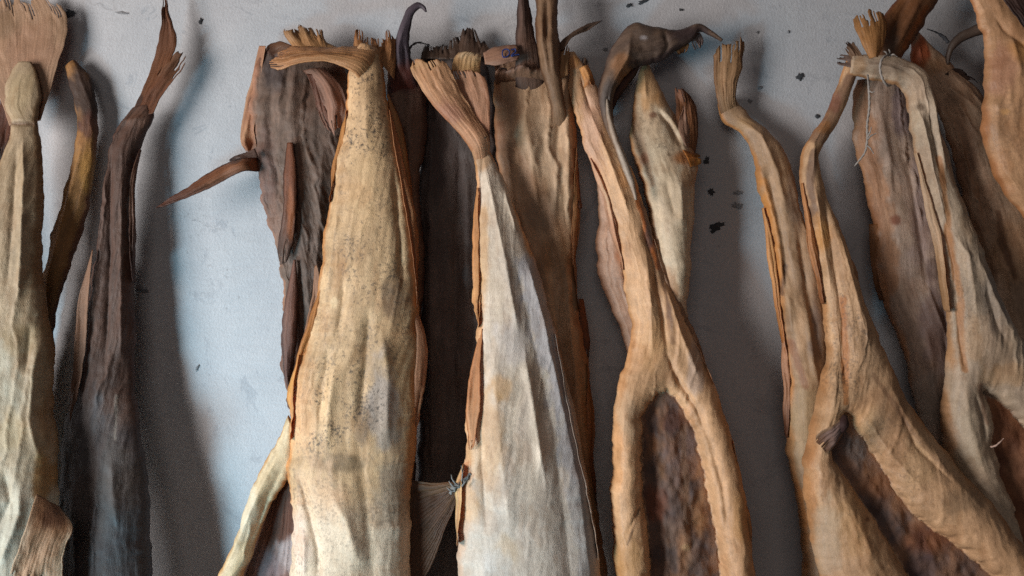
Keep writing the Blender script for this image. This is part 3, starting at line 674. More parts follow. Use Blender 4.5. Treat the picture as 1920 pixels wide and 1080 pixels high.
sheet(f, [(722, 178, 732, 176), (730, 220, 752, 224), (738, 300, 766, 300), (748, 400, 776, 400), (756, 480, 780, 480), (764, 556, 774, 550)],
      [(0, 48, 46), (0.5, 56, 50), (1, 62, 58)], (176, 128, 80), (156, 112, 76), (150, 88, 48), rays=6, amp=1.4, rag=0.04, slit=0.05, seed=43, bulge=2)
sheet(f, [(768, 578, 782, 572), (778, 630, 800, 630), (776, 700, 799, 700), (770, 770, 790, 770), (764, 830, 776, 838)],
      [(0, 68, 64), (0.5, 74, 70), (1, 80, 76)], (182, 132, 98), (158, 106, 74), (196, 146, 104), rays=5, amp=1.3, rag=0.06, slit=0.1, seed=44, bulge=2)
sheet(f, [(618, 426, 628, 430), (604, 470, 616, 480), (606, 500, 600, 520)], [(0, 60, 62), (1, 54, 60)], (120, 92, 60), (172, 132, 84), rays=3, amp=0.8, rag=0.1, seed=45)
sheet(f, [(596, 540, 606, 548), (578, 600, 590, 612), (560, 655, 572, 664), (547, 712, 556, 716), (546, 745, 552, 745)],
      [(0, 66, 68), (0.5, 72, 74), (1, 78, 80)], (176, 118, 62), (212, 150, 84), (136, 82, 44), rays=3, amp=1.0, rag=0.03, slit=0, seed=46, bulge=1)
# belly flap spreading to the lower left, with the brown lining behind it
body(f, [(540, 778, 550, 800), (516, 828, 549, 872), (500, 856, 540, 896), (478, 898, 519, 930), (458, 960, 496, 980), (440, 1015, 478, 1030), (408, 1085, 452, 1090), (330, 1260, 390, 1270)],
     [(0, 70, 6), (0.3, 70, 11), (1, 78, 16)], (214, 194, 156), (196, 168, 124), (190, 140, 84), seed=48, name='belly_flap', mat=M_FLESH,
     folds=[([(530, 840), (490, 920), (430, 1060)], 7, 3), ([(535, 870), (505, 930), (465, 1040)], 5, -3)], ops=[('b', 470, 960, 26, 60, (226, 214, 186), 0.6)], speck=0.05)
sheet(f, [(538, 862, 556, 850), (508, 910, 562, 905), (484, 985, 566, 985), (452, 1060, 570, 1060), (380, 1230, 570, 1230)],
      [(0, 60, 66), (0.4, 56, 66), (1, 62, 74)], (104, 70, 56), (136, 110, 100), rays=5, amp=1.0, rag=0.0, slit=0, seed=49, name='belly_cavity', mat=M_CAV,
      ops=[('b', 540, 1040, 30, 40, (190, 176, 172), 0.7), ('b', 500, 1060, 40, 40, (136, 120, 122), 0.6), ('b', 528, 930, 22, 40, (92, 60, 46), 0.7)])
# pelvic fin drawn out to the right
sheet(f, [(766, 950, 760, 1120), (772, 925, 786, 1100), (800, 912, 806, 1065), (830, 912, 838, 985), (858, 905, 862, 925), (880, 882, 884, 890)],
      [(0, 76, 82), (0.5, 74, 80), (1, 80, 82)], (80, 56, 40), (112, 86, 62), rays=12, amp=1.3, rag=0.03, slit=0.02, seed=50, tip_at=0.75,
      ops=[('s', [(775, 888), (820, 902), (850, 892)], 5, (146, 122, 94), 0.6), ('b', 800, 1030, 30, 60, (92, 66, 46), 0.5)])
sheet(f, [(764, 955, 762, 990), (770, 900, 792, 935), (800, 905, 825, 925), (850, 900, 862, 912)], [(0, 78, 78), (0.5, 75, 76), (1, 80, 80)], (84, 60, 42), (116, 88, 64), rays=4, amp=1.0, rag=0.02, slit=0, seed=51)

# --- purplish fish just right of it, with the curved horn-like fin
f = thing('purplish brown dried fish with a curved grey horn like fin on top', 790, 1000, 22)
body(f, [(738, 96, 760, 96), (728, 122, 778, 118), (724, 155, 796, 150), (728, 200, 802, 200), (732, 260, 800, 260), (736, 330, 786, 330), (744, 400, 790, 400), (750, 470, 797, 470), (752, 540, 796, 540), (750, 640, 786, 640), (745, 800, 780, 800), (740, 1000, 778, 1000)],
     [(0, 24, 6), (0.15, 24, 12), (1, 26, 12)], (122, 98, 84), (96, 74, 64), (84, 60, 52), folds=[([(775, 160), (770, 300), (780, 480)], 7, 4), ([(760, 180), (756, 320)], 6, -3)],
     ops=[('b', 760, 160, 40, 26, (84, 46, 40), 0.8), ('b', 740, 130, 20, 30, (138, 92, 62), 0.7)], seed=54, mat=M_DARK)
body(f, along([(758, 200, 24), (757, 165, 26), (754, 130, 20), (753, 95, 15), (757, 62, 11), (764, 38, 9), (774, 18, 8), (786, 10, 6), (794, 14, 4), (799, 22, 2)]), [(0, 20, 5), (0.2, 32, 5), (0.6, 34, 4), (1, 36, 2)],
     (104, 94, 102), (72, 62, 70), (62, 48, 52), folds=[([(750, 150), (748, 90), (762, 40)], 4, 3), ([(762, 140), (758, 80)], 3, -2)], ops=[('b', 757, 165, 34, 50, (112, 62, 50), 0.9)], seed=55, name='horn_fin', mat=M_FIN, wrinkle=1.4, lump=0.3)
tube(f, [(768, 108, 30, 2), (770, 88, 28, 2.4), (782, 80, 26, 2.2), (796, 82, 24, 1.6), (806, 86, 22, 1)], 'fin_ray', simple('dry_ray', (0.07, 0.06, 0.06)))

# --- shadowed dark fish in the gap
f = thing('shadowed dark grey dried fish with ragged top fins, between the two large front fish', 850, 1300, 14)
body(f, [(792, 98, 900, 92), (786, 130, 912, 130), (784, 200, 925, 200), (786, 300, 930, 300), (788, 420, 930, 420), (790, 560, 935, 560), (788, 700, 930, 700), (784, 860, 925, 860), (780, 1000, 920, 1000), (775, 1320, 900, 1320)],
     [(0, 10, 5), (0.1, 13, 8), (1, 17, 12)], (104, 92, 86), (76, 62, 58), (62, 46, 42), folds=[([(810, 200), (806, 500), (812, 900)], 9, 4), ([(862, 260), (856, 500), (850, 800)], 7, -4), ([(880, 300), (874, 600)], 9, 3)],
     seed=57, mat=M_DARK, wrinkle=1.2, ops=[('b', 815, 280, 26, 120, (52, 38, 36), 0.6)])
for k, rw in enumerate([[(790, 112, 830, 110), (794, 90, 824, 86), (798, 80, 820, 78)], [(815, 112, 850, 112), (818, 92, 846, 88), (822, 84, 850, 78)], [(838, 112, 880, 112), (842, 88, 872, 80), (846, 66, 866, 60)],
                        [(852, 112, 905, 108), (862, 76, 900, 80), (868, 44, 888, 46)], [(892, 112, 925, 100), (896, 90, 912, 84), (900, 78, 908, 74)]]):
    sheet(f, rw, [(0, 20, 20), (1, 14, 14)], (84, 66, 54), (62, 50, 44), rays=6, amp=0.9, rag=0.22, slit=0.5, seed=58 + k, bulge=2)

# --- pale fish with the fan tail
f = thing('pale silvery dried fish with a folded fan tail above a narrow neck', 1000, 1300, 95)
body(f, [(884, 268, 914, 250), (886, 282, 918, 272), (890, 305, 928, 298), (893, 335, 942, 328), (893, 375, 958, 370), (891, 425, 976, 420), (891, 480, 998, 475), (894, 550, 1021, 550), (895, 620, 1040, 620),
         (886, 700, 1058, 700), (876, 780, 1075, 780), (872, 840, 1088, 840), (862, 900, 1100, 900), (857, 970, 1112, 970), (858, 1080, 1126, 1080), (855, 1320, 1146, 1320)],
     [(0, 50, 4), (0.06, 52, 9), (0.2, 58, 18), (0.45, 68, 27), (0.75, 84, 38), (1, 100, 48)],
     (214, 196, 172), (194, 176, 158), (214, 152, 92), p=0.48, edge_w=0.10,
     folds=[([(905, 290), (925, 380), (950, 500), (975, 640)], 9, 4), ([(985, 480), (1020, 600), (1052, 750), (1085, 900), (1105, 1080)], 8, 7), ([(960, 470), (1000, 640), (1035, 800), (1060, 1000), (1080, 1200)], 20, -6),
            ([(905, 640), (900, 760), (905, 860), (915, 1000)], 9, -7), ([(925, 640), (935, 800), (960, 1000)], 20, 6), ([(890, 700), (884, 800)], 8, 5), ([(908, 280), (902, 340), (900, 420)], 4, -3),
            ([(980, 640), (1000, 760), (1020, 900)], 9, 5), ([(945, 350), (970, 440)], 5, 3)],
     ops=[('b', 905, 470, 16, 120, (206, 160, 104), 0.7), ('b', 912, 820, 36, 150, (206, 166, 118), 0.65), ('s', [(985, 500), (1030, 640), (1065, 800), (1095, 980), (1110, 1200)], 34, (168, 164, 166), 0.75), ('b', 930, 560, 20, 160, (216, 196, 170), 0.6),
          ('b', 940, 720, 26, 30, (198, 150, 90), 0.6), ('b', 960, 640, 40, 60, (198, 188, 180), 0.6), ('b', 950, 1020, 36, 36, (202, 164, 104), 0.8), ('b', 930, 1050, 40, 50, (204, 206, 202), 0.6),  # bluish-white patch near the bottom is painted cool light
          ('y', 820, 980, (202, 196, 184), 0.5), ('b', 905, 300, 20, 30, (176, 132, 84), 0.7), ('b', 880, 940, 22, 60, (214, 172, 122), 0.7), ('k', 950, 900, 60, 160, 0.2)], seed=62, speck=0.06, mat=M_SKIN, lump=0.4, wrinkle=0.8)
flap(f, -1, 0.24, 0.34, 9, (214, 160, 104), (180, 120, 70), 204, lift=5)
flap(f, 1, 0.35, 0.75, 5, (176, 160, 146), (150, 128, 108), 205, lift=5)
flap(f, -1, 0.58, 0.72, 8, (220, 176, 124), (206, 160, 112), 206, lift=6)
sheet(f, [(892, 310, 920, 300), (882, 280, 916, 258), (862, 252, 904, 236), (834, 222, 892, 218), (796, 176, 866, 172), (770, 130, 842, 128), (764, 106, 830, 104)],
      [(0, 50, 50), (0.13, 59, 60), (0.4, 58, 56), (1, 46, 50)], (196, 150, 112), (188, 144, 104), (200, 158, 116), rays=13, amp=0.9, rag=0.05, slit=0.08, seed=63, name='tail_fin', bulge=4,
      ops=[('b', 840, 215, 40, 30, (176, 126, 106), 0.6), ('s', [(884, 280), (850, 240), (800, 185)], 7, (160, 96, 52), 0.6), ('b', 800, 122, 40, 12, (190, 152, 104), 0.6)])
sheet(f, [(895, 300, 918, 290), (890, 262, 918, 250), (872, 215, 919, 208), (850, 165, 914, 160), (832, 120, 902, 128)],
      [(0, 50, 50), (0.2, 57, 58), (0.5, 52, 56), (1, 46, 52)], (180, 136, 106), (168, 126, 96), (150, 104, 76), rays=11, amp=0.8, rag=0.08, slit=0.1, seed=64, name='tail_fin')
sheet(f, [(846, 134, 900, 138), (850, 116, 900, 118), (858, 102, 902, 104), (872, 96, 902, 100)], [(0, 46, 44), (1, 42, 40)], (196, 162, 112), (186, 160, 124), rays=4, amp=1.2, rag=0.15, slit=0.2, seed=65, name='tail_fin', bulge=3)
sheet(f, [(892, 352, 898, 352), (886, 420, 898, 420), (886, 500, 899, 500), (888, 570, 898, 570), (892, 612, 898, 610)], [(0, 58, 60), (0.5, 64, 68), (1, 70, 72)], (196, 138, 84), (210, 156, 100), rays=3, amp=0.8, rag=0.06, slit=0, seed=66)
sheet(f, [(898, 620, 908, 614), (884, 680, 902, 676), (874, 750, 900, 750), (873, 810, 894, 820), (876, 850, 886, 860)], [(0, 70, 74), (0.5, 78, 84), (1, 86, 88)], (186, 130, 86), (200, 150, 104), (160, 104, 64), rays=6, amp=1.3, rag=0.06, slit=0.1, seed=67)

# --- tan fish behind it, with the marked tag
f = thing('tan dried fish with the blue marked tag near its top', 1070, 1300, 30)
TAN = f
body(f, [(918, 96, 1052, 92), (926, 130, 1064, 128), (925, 190, 1075, 190), (928, 260, 1081, 260), (934, 340, 1082, 340), (940, 420, 1080, 420), (955, 500, 1078, 500), (962, 590, 1086, 590), (975, 680, 1102, 680),
         (995, 780, 1106, 780), (1010, 900, 1114, 900), (1025, 1000, 1128, 1000), (1035, 1080, 1140, 1080), (1040, 1320, 1150, 1320)],
     [(0, 22, 7), (0.1, 24, 14), (0.5, 28, 18), (1, 40, 24)], (204, 168, 130), (182, 146, 112), (150, 94, 56), p=0.45,
     folds=[([(1040, 130), (1048, 200), (1040, 330)], 8, -6), ([(1062, 130), (1066, 260), (1064, 400)], 8, 5), ([(985, 200), (1000, 330), (1010, 420)], 12, 5), ([(1030, 420), (1040, 560), (1060, 700)], 9, -4), ([(1060, 480), (1070, 640), (1090, 800)], 8, 4), ([(930, 150), (1030, 140)], 7, 4)],
     ops=[('b', 1010, 330, 50, 140, (206, 174, 140), 0.6), ('b', 945, 300, 24, 200, (112, 84, 66), 0.5), ('b', 1020, 400, 40, 60, (120, 94, 74), 0.5), ('b', 960, 115, 60, 26, (120, 92, 78), 0.7), ('b', 985, 150, 40, 14, (92, 72, 66), 0.7), ('b', 1040, 480, 40, 60, (138, 98, 60), 0.5), ('y', 560, 700, (150, 104, 64), 0.6)], seed=70, ragged=2)  # long dark left patch paints in the shadow of the fan tail
flap(f, 1, 0.15, 0.40, 7, (170, 118, 74), (140, 92, 58), 210, lift=4)
flap(f, 1, 0.48, 0.70, 8, (150, 98, 60), (120, 74, 46), 211, lift=4)
sheet(f, [(968, 205, 1020, 190), (966, 160, 1018, 150), (966, 120, 1012, 116), (967, 70, 1003, 66), (969, 25, 996, 20), (972, -30, 984, -34)], [(0, 20, 20), (0.16, 30, 30), (0.35, 43, 42), (0.6, 42, 40), (1, 34, 30)], (112, 88, 74), (84, 66, 60), (66, 50, 46), rays=6, amp=1.4, rag=0.03, slit=0.0, seed=71, name='horn_fin', bulge=4)
sheet(f, [(930, 168, 1046, 160), (928, 140, 1040, 138), (940, 118, 1030, 122)], [(0, 20, 20), (0.45, 36, 37), (0.75, 43, 44), (1, 40, 40)], (150, 118, 94), (104, 80, 68), rays=6, amp=0.8, rag=0.2, slit=0.2, seed=171, fold=4, bulge=3)
body(f, [(1002, -20, 1046, -20), (1004, 20, 1046, 20), (1004, 70, 1048, 70), (1012, 120, 1050, 120), (1026, 170, 1056, 170), (1036, 215, 1062, 215), (1040, 250, 1064, 250)], [(0, 36, 7), (0.6, 42, 8), (0.8, 38, 7), (1, 24, 4)], (162, 130, 100), (130, 102, 78), (106, 76, 56),
     folds=[([(1015, -10), (1016, 80), (1030, 160)], 4, 3.5), ([(1034, -10), (1032, 80), (1040, 160)], 4, 3), ([(1025, -10), (1024, 90)], 4, -4)], seed=72, name='tail_stub', mat=M_FIN, wrinkle=1.5, lump=0.4, ragged=2.5)
sheet(f, [(1036, 96, 1066, 92), (1050, 78, 1072, 74), (1078, 58, 1088, 64), (1106, 44, 1110, 54), (1130, 36, 1128, 42)], [(0, 40, 42), (1, 30, 30)], (104, 82, 66), (84, 68, 58), rays=3, amp=0.9, rag=0.05, slit=0, seed=73)
sheet(f, [(1046, 150, 1066, 140), (1042, 110, 1068, 100), (1050, 82, 1070, 78)], [(0, 44, 42), (1, 38, 36)], (172, 132, 90), (150, 112, 76), rays=5, amp=1.2, rag=0.15, slit=0.3, seed=74)
sheet(f, [(1072, 300, 1084, 300), (1076, 380, 1090, 372), (1078, 410, 1096, 404)], [(0, 30, 26), (1, 34, 26)], (116, 70, 46), (90, 56, 42), rays=4, amp=1, rag=0.2, seed=75)
sheet(f, [(1084, 560, 1094, 560), (1090, 640, 1106, 640), (1092, 680, 1104, 690)], [(0, 30, 26), (1, 34, 28)], (120, 72, 46), (70, 46, 40), rays=4, amp=1, rag=0.1, seed=76)

# --- slender fish with the open belly and the curled tail
f = thing('slender tan dried fish with a tall open dark belly and curled dark tail', 1290, 1300, 95)
body(f, [(1060, 100, 1078, 98), (1064, 130, 1098, 126), (1070, 175, 1118, 165), (1085, 235, 1140, 222), (1103, 290, 1162, 275), (1126, 345, 1186, 325), (1143, 400, 1208, 385), (1158, 460, 1226, 445),
         (1170, 520, 1246, 510), (1178, 580, 1272, 570), (1182, 630, 1298, 620), (1174, 670, 1316, 665), (1162, 710, 1332, 705), (1152, 760, 1350, 755), (1147, 820, 1370, 815), (1144, 890, 1388, 890),
         (1144, 960, 1400, 960), (1150, 1030, 1408, 1030), (1154, 1090, 1414, 1090), (1160, 1330, 1410, 1330)],
     [(0, 30, 5), (0.1, 32, 9), (0.3, 40, 15), (0.5, 54, 22), (0.65, 68, 30), (1, 92, 40)],
     (218, 172, 126), (200, 156, 114), (206, 150, 98), p=0.44, mat=M_FLESH, edge_w=0.10, bias=1.15,
     folds=[([(1100, 200), (1140, 300), (1185, 430)], 7, 4), ([(1195, 400), (1222, 500), (1240, 600), (1250, 680)], 7, -7), ([(1205, 440), (1215, 560), (1220, 680)], 9, 4), ([(1240, 520), (1270, 620), (1310, 720)], 9, 5),
            ([(1238, 640), (1262, 700), (1300, 760), (1330, 840)], 6, -5), ([(1350, 780), (1378, 880), (1392, 980)], 9, 5), ([(1320, 800), (1345, 900), (1360, 1000)], 6, -4), ([(1170, 700), (1164, 800), (1168, 900)], 14, 4), ([(1165, 1000), (1195, 940), (1196, 900)], 3, -3),
            ([(1086, 140), (1110, 220)], 4, -3)],
     ops=[('b', 1110, 240, 26, 120, (206, 164, 136), 0.7), ('s', [(1188, 350), (1210, 430), (1232, 500)], 9, (206, 112, 46), 0.8), ('s', [(1200, 380), (1228, 470), (1246, 560), (1256, 640)], 7, (96, 66, 54), 0.75),
          ('b', 1215, 420, 10, 60, (92, 78, 74), 0.8), ('b', 1168, 330, 14, 40, (214, 150, 88), 0.6), ('s', [(1130, 180), (1160, 290), (1190, 370)], 6, (120, 92, 72), 0.6), ('b', 1225, 640, 40, 60, (216, 166, 112), 0.6),
          ('b', 1300, 690, 20, 60, (180, 158, 142), 0.6), ('b', 1170, 1040, 30, 60, (180, 136, 84), 0.6), ('b', 1175, 780, 24, 60, (206, 174, 138), 0.6), ('b', 1375, 960, 16, 60, (196, 146, 90), 0.6),
          ('b', 1250, 706, 18, 22, (170, 126, 90), 0.5), ('k', 1330, 800, 60, 160, 0.25), ('s', [(1170, 1010), (1195, 945)], 2.5, (90, 64, 48), 0.8), ('b', 1076, 118, 12, 14, (206, 140, 70), 0.7)],
     seed=80, speck=0.05, lump=0.5, wrinkle=0.9,
     cavity=dict(poly=[(1246, 733), (1262, 742), (1282, 768), (1300, 805), (1316, 860), (1326, 920), (1338, 985), (1350, 1040), (1352, 1100), (1350, 1250), (1230, 1250), (1222, 1090), (1215, 1010), (1203, 930), (1202, 860), (1206, 800), (1198, 784), (1214, 756), (1234, 738)],
                 depth=-2, base=(126, 102, 88), second=(94, 80, 76), third=(170, 122, 84), third_a=0.8,
                 ops=[('b', 1275, 850, 44, 60, (120, 100, 96), 0.5), ('b', 1225, 940, 26, 40, (140, 86, 62), 0.6), ('b', 1310, 960, 22, 50, (160, 116, 78), 0.7), ('s', [(1278, 800), (1284, 900), (1288, 1060)], 8, (150, 120, 96), 0.5), ('b', 1285, 1022, 10, 7, (190, 156, 112), 0.6), ('b', 1255, 790, 30, 30, (92, 58, 50), 0.6)]))
flap(f, 1, 0.30, 0.52, 8, (176, 140, 110), (150, 104, 70), 207, lift=6)
flap(f, -1, 0.16, 0.34, 8, (214, 166, 130), (190, 140, 104), 208, lift=4)
flap(f, 1, 0.60, 0.85, 7, (200, 150, 100), (140, 96, 66), 209, lift=4)
# curled tail: a dome and a drawn-out dark tip, and its strap
body(f, along([(1150, 260, 7), (1138, 215, 11), (1136, 175, 15), (1148, 140, 20), (1172, 106, 30), (1202, 84, 41), (1236, 84, 32), (1266, 76, 20), (1292, 64, 14), (1310, 52, 8), (1332, 62, 5), (1354, 76, 2.5)]),
     [(0, 38, 5), (0.15, 38, 8), (0.4, 32, 20), (0.55, 32, 16), (0.75, 32, 9), (1, 30, 3)], (118, 98, 82), (84, 70, 64), (70, 50, 42), p=0.5,
     folds=[([(1180, 60), (1172, 120), (1145, 160)], 5, 3), ([(1242, 60), (1250, 90), (1236, 118)], 4, -3), ([(1138, 180), (1140, 230)], 4, -4)],
     ops=[('b', 1165, 130, 26, 30, (168, 124, 86), 0.7), ('b', 1205, 70, 26, 16, (132, 116, 104), 0.6), ('b', 1290, 66, 60, 20, (66, 52, 52), 0.85), ('s', [(1180, 125), (1230, 118), (1270, 92)], 9, (56, 42, 42), 0.8), ('b', 1136, 190, 14, 40, (92, 84, 80), 0.7), ('b', 1203, 78, 10, 6, (196, 190, 190), 0.7)],
     seed=82, name='curled_tail', mat=M_DARK, wrinkle=1.8, lump=0.8, ragged=2)
body(f, along([(1140, 214, 6), (1152, 176, 13), (1168, 142, 17), (1190, 120, 12), (1202, 112, 5)]), [(0, 26, 5), (1, 24, 5)], (84, 52, 42), (58, 40, 36), (46, 32, 30), seed=83, name='tail_strap', mat=M_DARK, wrinkle=1.6, lump=0.5)
sheet(f, [(1266, 84, 1292, 70), (1268, 96, 1290, 90), (1276, 108, 1284, 102)], [(0, 32, 32), (1, 31, 31)], (140, 98, 58), (112, 80, 52), rays=4, amp=1, rag=0.2, seed=84)
sheet(f, [(1296, 66, 1308, 58), (1298, 84, 1310, 76), (1306, 98, 1316, 92)], [(0, 32, 32), (1, 30, 31)], (104, 88, 82), (84, 72, 66), rays=3, amp=1, rag=0.25, slit=0.5, seed=85)
sheet(f, [(1304, 64, 1312, 60), (1310, 76, 1318, 72), (1308, 88, 1314, 90)], [(0, 31, 31), (1, 30, 30)], (96, 82, 78), rays=2, amp=1, rag=0.25, seed=86)
# the long pale ridge running down from the tail
body(f, along([(1136, 178, 3), (1142, 220, 5), (1156, 268, 7), (1172, 310, 8), (1184, 345, 6), (1192, 375, 3)]), [(0, 40, 4), (0.5, 49, 6), (1, 56, 3)], (176, 160, 142), (150, 132, 116), (120, 92, 70), seed=87, name='ridge', mat=M_FLESH, lump=0.4)
sheet(f, [(1086, 128, 1102, 122), (1096, 160, 1114, 148), (1092, 176, 1122, 172)], [(0, 40, 40), (1, 43, 42)], (206, 150, 88), (150, 96, 60), rays=4, amp=1.0, rag=0.2, slit=0.3, seed=88, bulge=3)
sheet(f, [(1096, 170, 1112, 176), (1090, 120, 1106, 130), (1094, 100, 1098, 102)], [(0, 34, 34), (1, 28, 28)], (128, 92, 62), (96, 74, 58), rays=4, amp=1.0, rag=0.2, slit=0.3, seed=89)

# --- pinkish fish in behind, seen left of the slender one
f = thing('pinkish tan dried fish with a small dark slit in its side', 1180, 1000, 24)
body(f, [(1108, 250, 1136, 240), (1112, 290, 1160, 285), (1118, 340, 1180, 340), (1119, 400, 1196, 400), (1117, 450, 1204, 450), (1121, 500, 1212, 500), (1132, 550, 1216, 550), (1152, 595, 1220, 595), (1168, 640, 1224, 640), (1180, 720, 1226, 720), (1185, 1000, 1230, 1000)],
     [(0, 18, 6), (0.2, 20, 12), (0.5, 24, 14), (1, 26, 12)], (196, 156, 128), (178, 138, 112), (150, 108, 80), mat=M_FLESH, edge_w=0.07,
     folds=[([(1168, 470), (1176, 520), (1174, 560)], 5, -14), ([(1140, 320), (1146, 440), (1160, 560)], 10, 4), ([(1160, 440), (1166, 500)], 5, 4)],
     ops=[('s', [(1168, 482), (1176, 520), (1174, 556)], 6, (58, 38, 30), 0.9), ('b', 1160, 480, 14, 20, (170, 104, 60), 0.7), ('k', 1150, 450, 40, 140, 0.3)], seed=91)

# --- pale fish with the pointed top
f = thing('pale cream dried fish with a pointed top and torn brown fin', 1260, 900, 22)
body(f, [(1205, 112, 1216, 112), (1198, 135, 1222, 135), (1190, 165, 1234, 160), (1186, 195, 1252, 192), (1184, 225, 1268, 222), (1178, 250, 1284, 248), (1181, 280, 1298, 280), (1190, 308, 1308, 305), (1202, 340, 1304, 340),
         (1212, 390, 1302, 390), (1222, 450, 1298, 450), (1230, 510, 1294, 510), (1236, 570, 1288, 570), (1240, 640, 1290, 640), (1244, 760, 1300, 760), (1250, 900, 1310, 900)],
     [(0, 18, 4), (0.12, 24, 13), (0.3, 30, 22), (1, 30, 18)], (214, 192, 160), (196, 172, 138), (176, 120, 68), p=0.45, edge_w=0.12,
     folds=[([(1206, 130), (1208, 190)], 5, 3), ([(1225, 200), (1255, 225), (1285, 275)], 6, 2.5), ([(1228, 208), (1250, 235), (1275, 280)], 5, -5), ([(1205, 320), (1222, 400), (1236, 500)], 6, -6), ([(1200, 340), (1215, 420)], 5, 4),
            ([(1190, 250), (1186, 220)], 6, 4), ([(1270, 330), (1272, 440)], 10, 4), ([(1240, 330), (1262, 420)], 8, -3)],
     ops=[('b', 1212, 160, 26, 60, (200, 150, 94), 0.75), ('b', 1280, 300, 32, 16, (160, 100, 48), 0.85), ('b', 1285, 335, 20, 26, (168, 118, 74), 0.6), ('b', 1222, 219, 9, 7, (120, 78, 58), 0.8), ('b', 1230, 280, 40, 40, (212, 192, 160), 0.6), ('b', 1248, 294, 4, 5, (92, 72, 54), 0.8),
          ('k', 1230, 260, 60, 80, 0.45), ('b', 1245, 540, 26, 50, (170, 116, 66), 0.6), ('b', 1205, 300, 10, 20, (176, 100, 56), 0.6), ('b', 1240, 190, 18, 20, (196, 142, 84), 0.6)], seed=94)
sheet(f, [(1272, 250, 1302, 300), (1268, 220, 1310, 240), (1266, 185, 1302, 190), (1266, 152, 1276, 158)], [(0, 36, 32), (0.5, 30, 26), (1, 26, 24)], (126, 84, 54), (120, 80, 58), (92, 62, 46), rays=8, amp=1.3, rag=0.12, slit=0.25, seed=95, bulge=2)
sheet(f, [(1276, 268, 1298, 284), (1272, 232, 1292, 236), (1278, 196, 1284, 198)], [(0, 48, 44), (1, 38, 38)], (140, 108, 88), (130, 98, 80), rays=4, amp=0.8, rag=0.08, slit=0.1, seed=96, bulge=2)
sheet(f, [(1278, 282, 1296, 312), (1296, 286, 1310, 308), (1316, 290, 1318, 304)], [(0, 50, 44), (1, 40, 36)], (176, 112, 54), (150, 100, 52), rays=4, amp=1.0, rag=0.15, slit=0.2, seed=97, bulge=3)

# --- kinked fish
f = thing('grey tan dried fish with a kinked neck and brush like upright tail', 1510, 1300, 34)
body(f, [(1346, 180, 1376, 178), (1346, 200, 1380, 192), (1356, 226, 1392, 206), (1374, 240, 1408, 222), (1392, 252, 1430, 236), (1404, 276, 1446, 252), (1412, 310, 1470, 285), (1422, 360, 1488, 340), (1436, 420, 1508, 410),
         (1446, 480, 1526, 475), (1453, 540, 1542, 540), (1462, 600, 1550, 600), (1472, 670, 1552, 670), (1474, 740, 1548, 740), (1474, 820, 1540, 820), (1480, 880, 1540, 880), (1498, 960, 1560, 960), (1505, 1080, 1570, 1080), (1510, 1320, 1570, 1320)],
     [(0, 12, 6), (0.1, 18, 11), (0.3, 28, 18), (0.6, 36, 22), (1, 40, 22)], (178, 144, 108), (146, 120, 96), (190, 130, 72), p=0.46,
     folds=[([(1380, 225), (1420, 255), (1448, 320), (1470, 420)], 7, 5), ([(1412, 290), (1440, 400), (1462, 520), (1480, 640)], 6, 4), ([(1430, 310), (1456, 420), (1478, 560)], 6, -7), ([(1470, 300), (1500, 420), (1526, 560)], 8, 4), ([(1486, 420), (1506, 560), (1530, 680)], 7, -5), ([(1500, 560), (1512, 680), (1530, 740)], 5, 4), ([(1462, 480), (1468, 560)], 4, -5)],
     ops=[('s', [(1428, 340), (1446, 430), (1458, 520)], 9, (204, 140, 74), 0.7), ('b', 1480, 380, 18, 90, (120, 102, 90), 0.6), ('b', 1520, 620, 20, 90, (104, 86, 78), 0.7), ('b', 1492, 600, 12, 70, (204, 164, 124), 0.7), ('s', [(1465, 500), (1460, 550)], 6, (72, 52, 44), 0.7), ('b', 1505, 800, 40, 120, (164, 142, 106), 0.6),
          ('b', 1395, 235, 24, 14, (178, 142, 98), 0.6), ('s', [(1475, 640), (1500, 720)], 8, (140, 92, 68), 0.6)], seed=100, wrinkle=1.5, speck=0.15)
flap(f, -1, 0.20, 0.45, 7, (206, 150, 92), (176, 112, 62), 212, lift=6)
flap(f, -1, 0.42, 0.58, 8, (190, 140, 104), (112, 76, 58), 213, lift=6)
sheet(f, [(1354, 222, 1386, 208), (1347, 196, 1380, 190), (1342, 165, 1382, 160), (1340, 120, 1392, 118), (1341, 84, 1393, 76), (1345, 70, 1390, 60)], [(0, 15, 15), (0.2, 20, 20), (0.5, 18, 20), (1, 13, 17)], (168, 134, 98), (150, 116, 80), (130, 96, 68), rays=7, amp=2.6, rag=0.14, slit=0.4, seed=101, name='tail_fin', bulge=3)

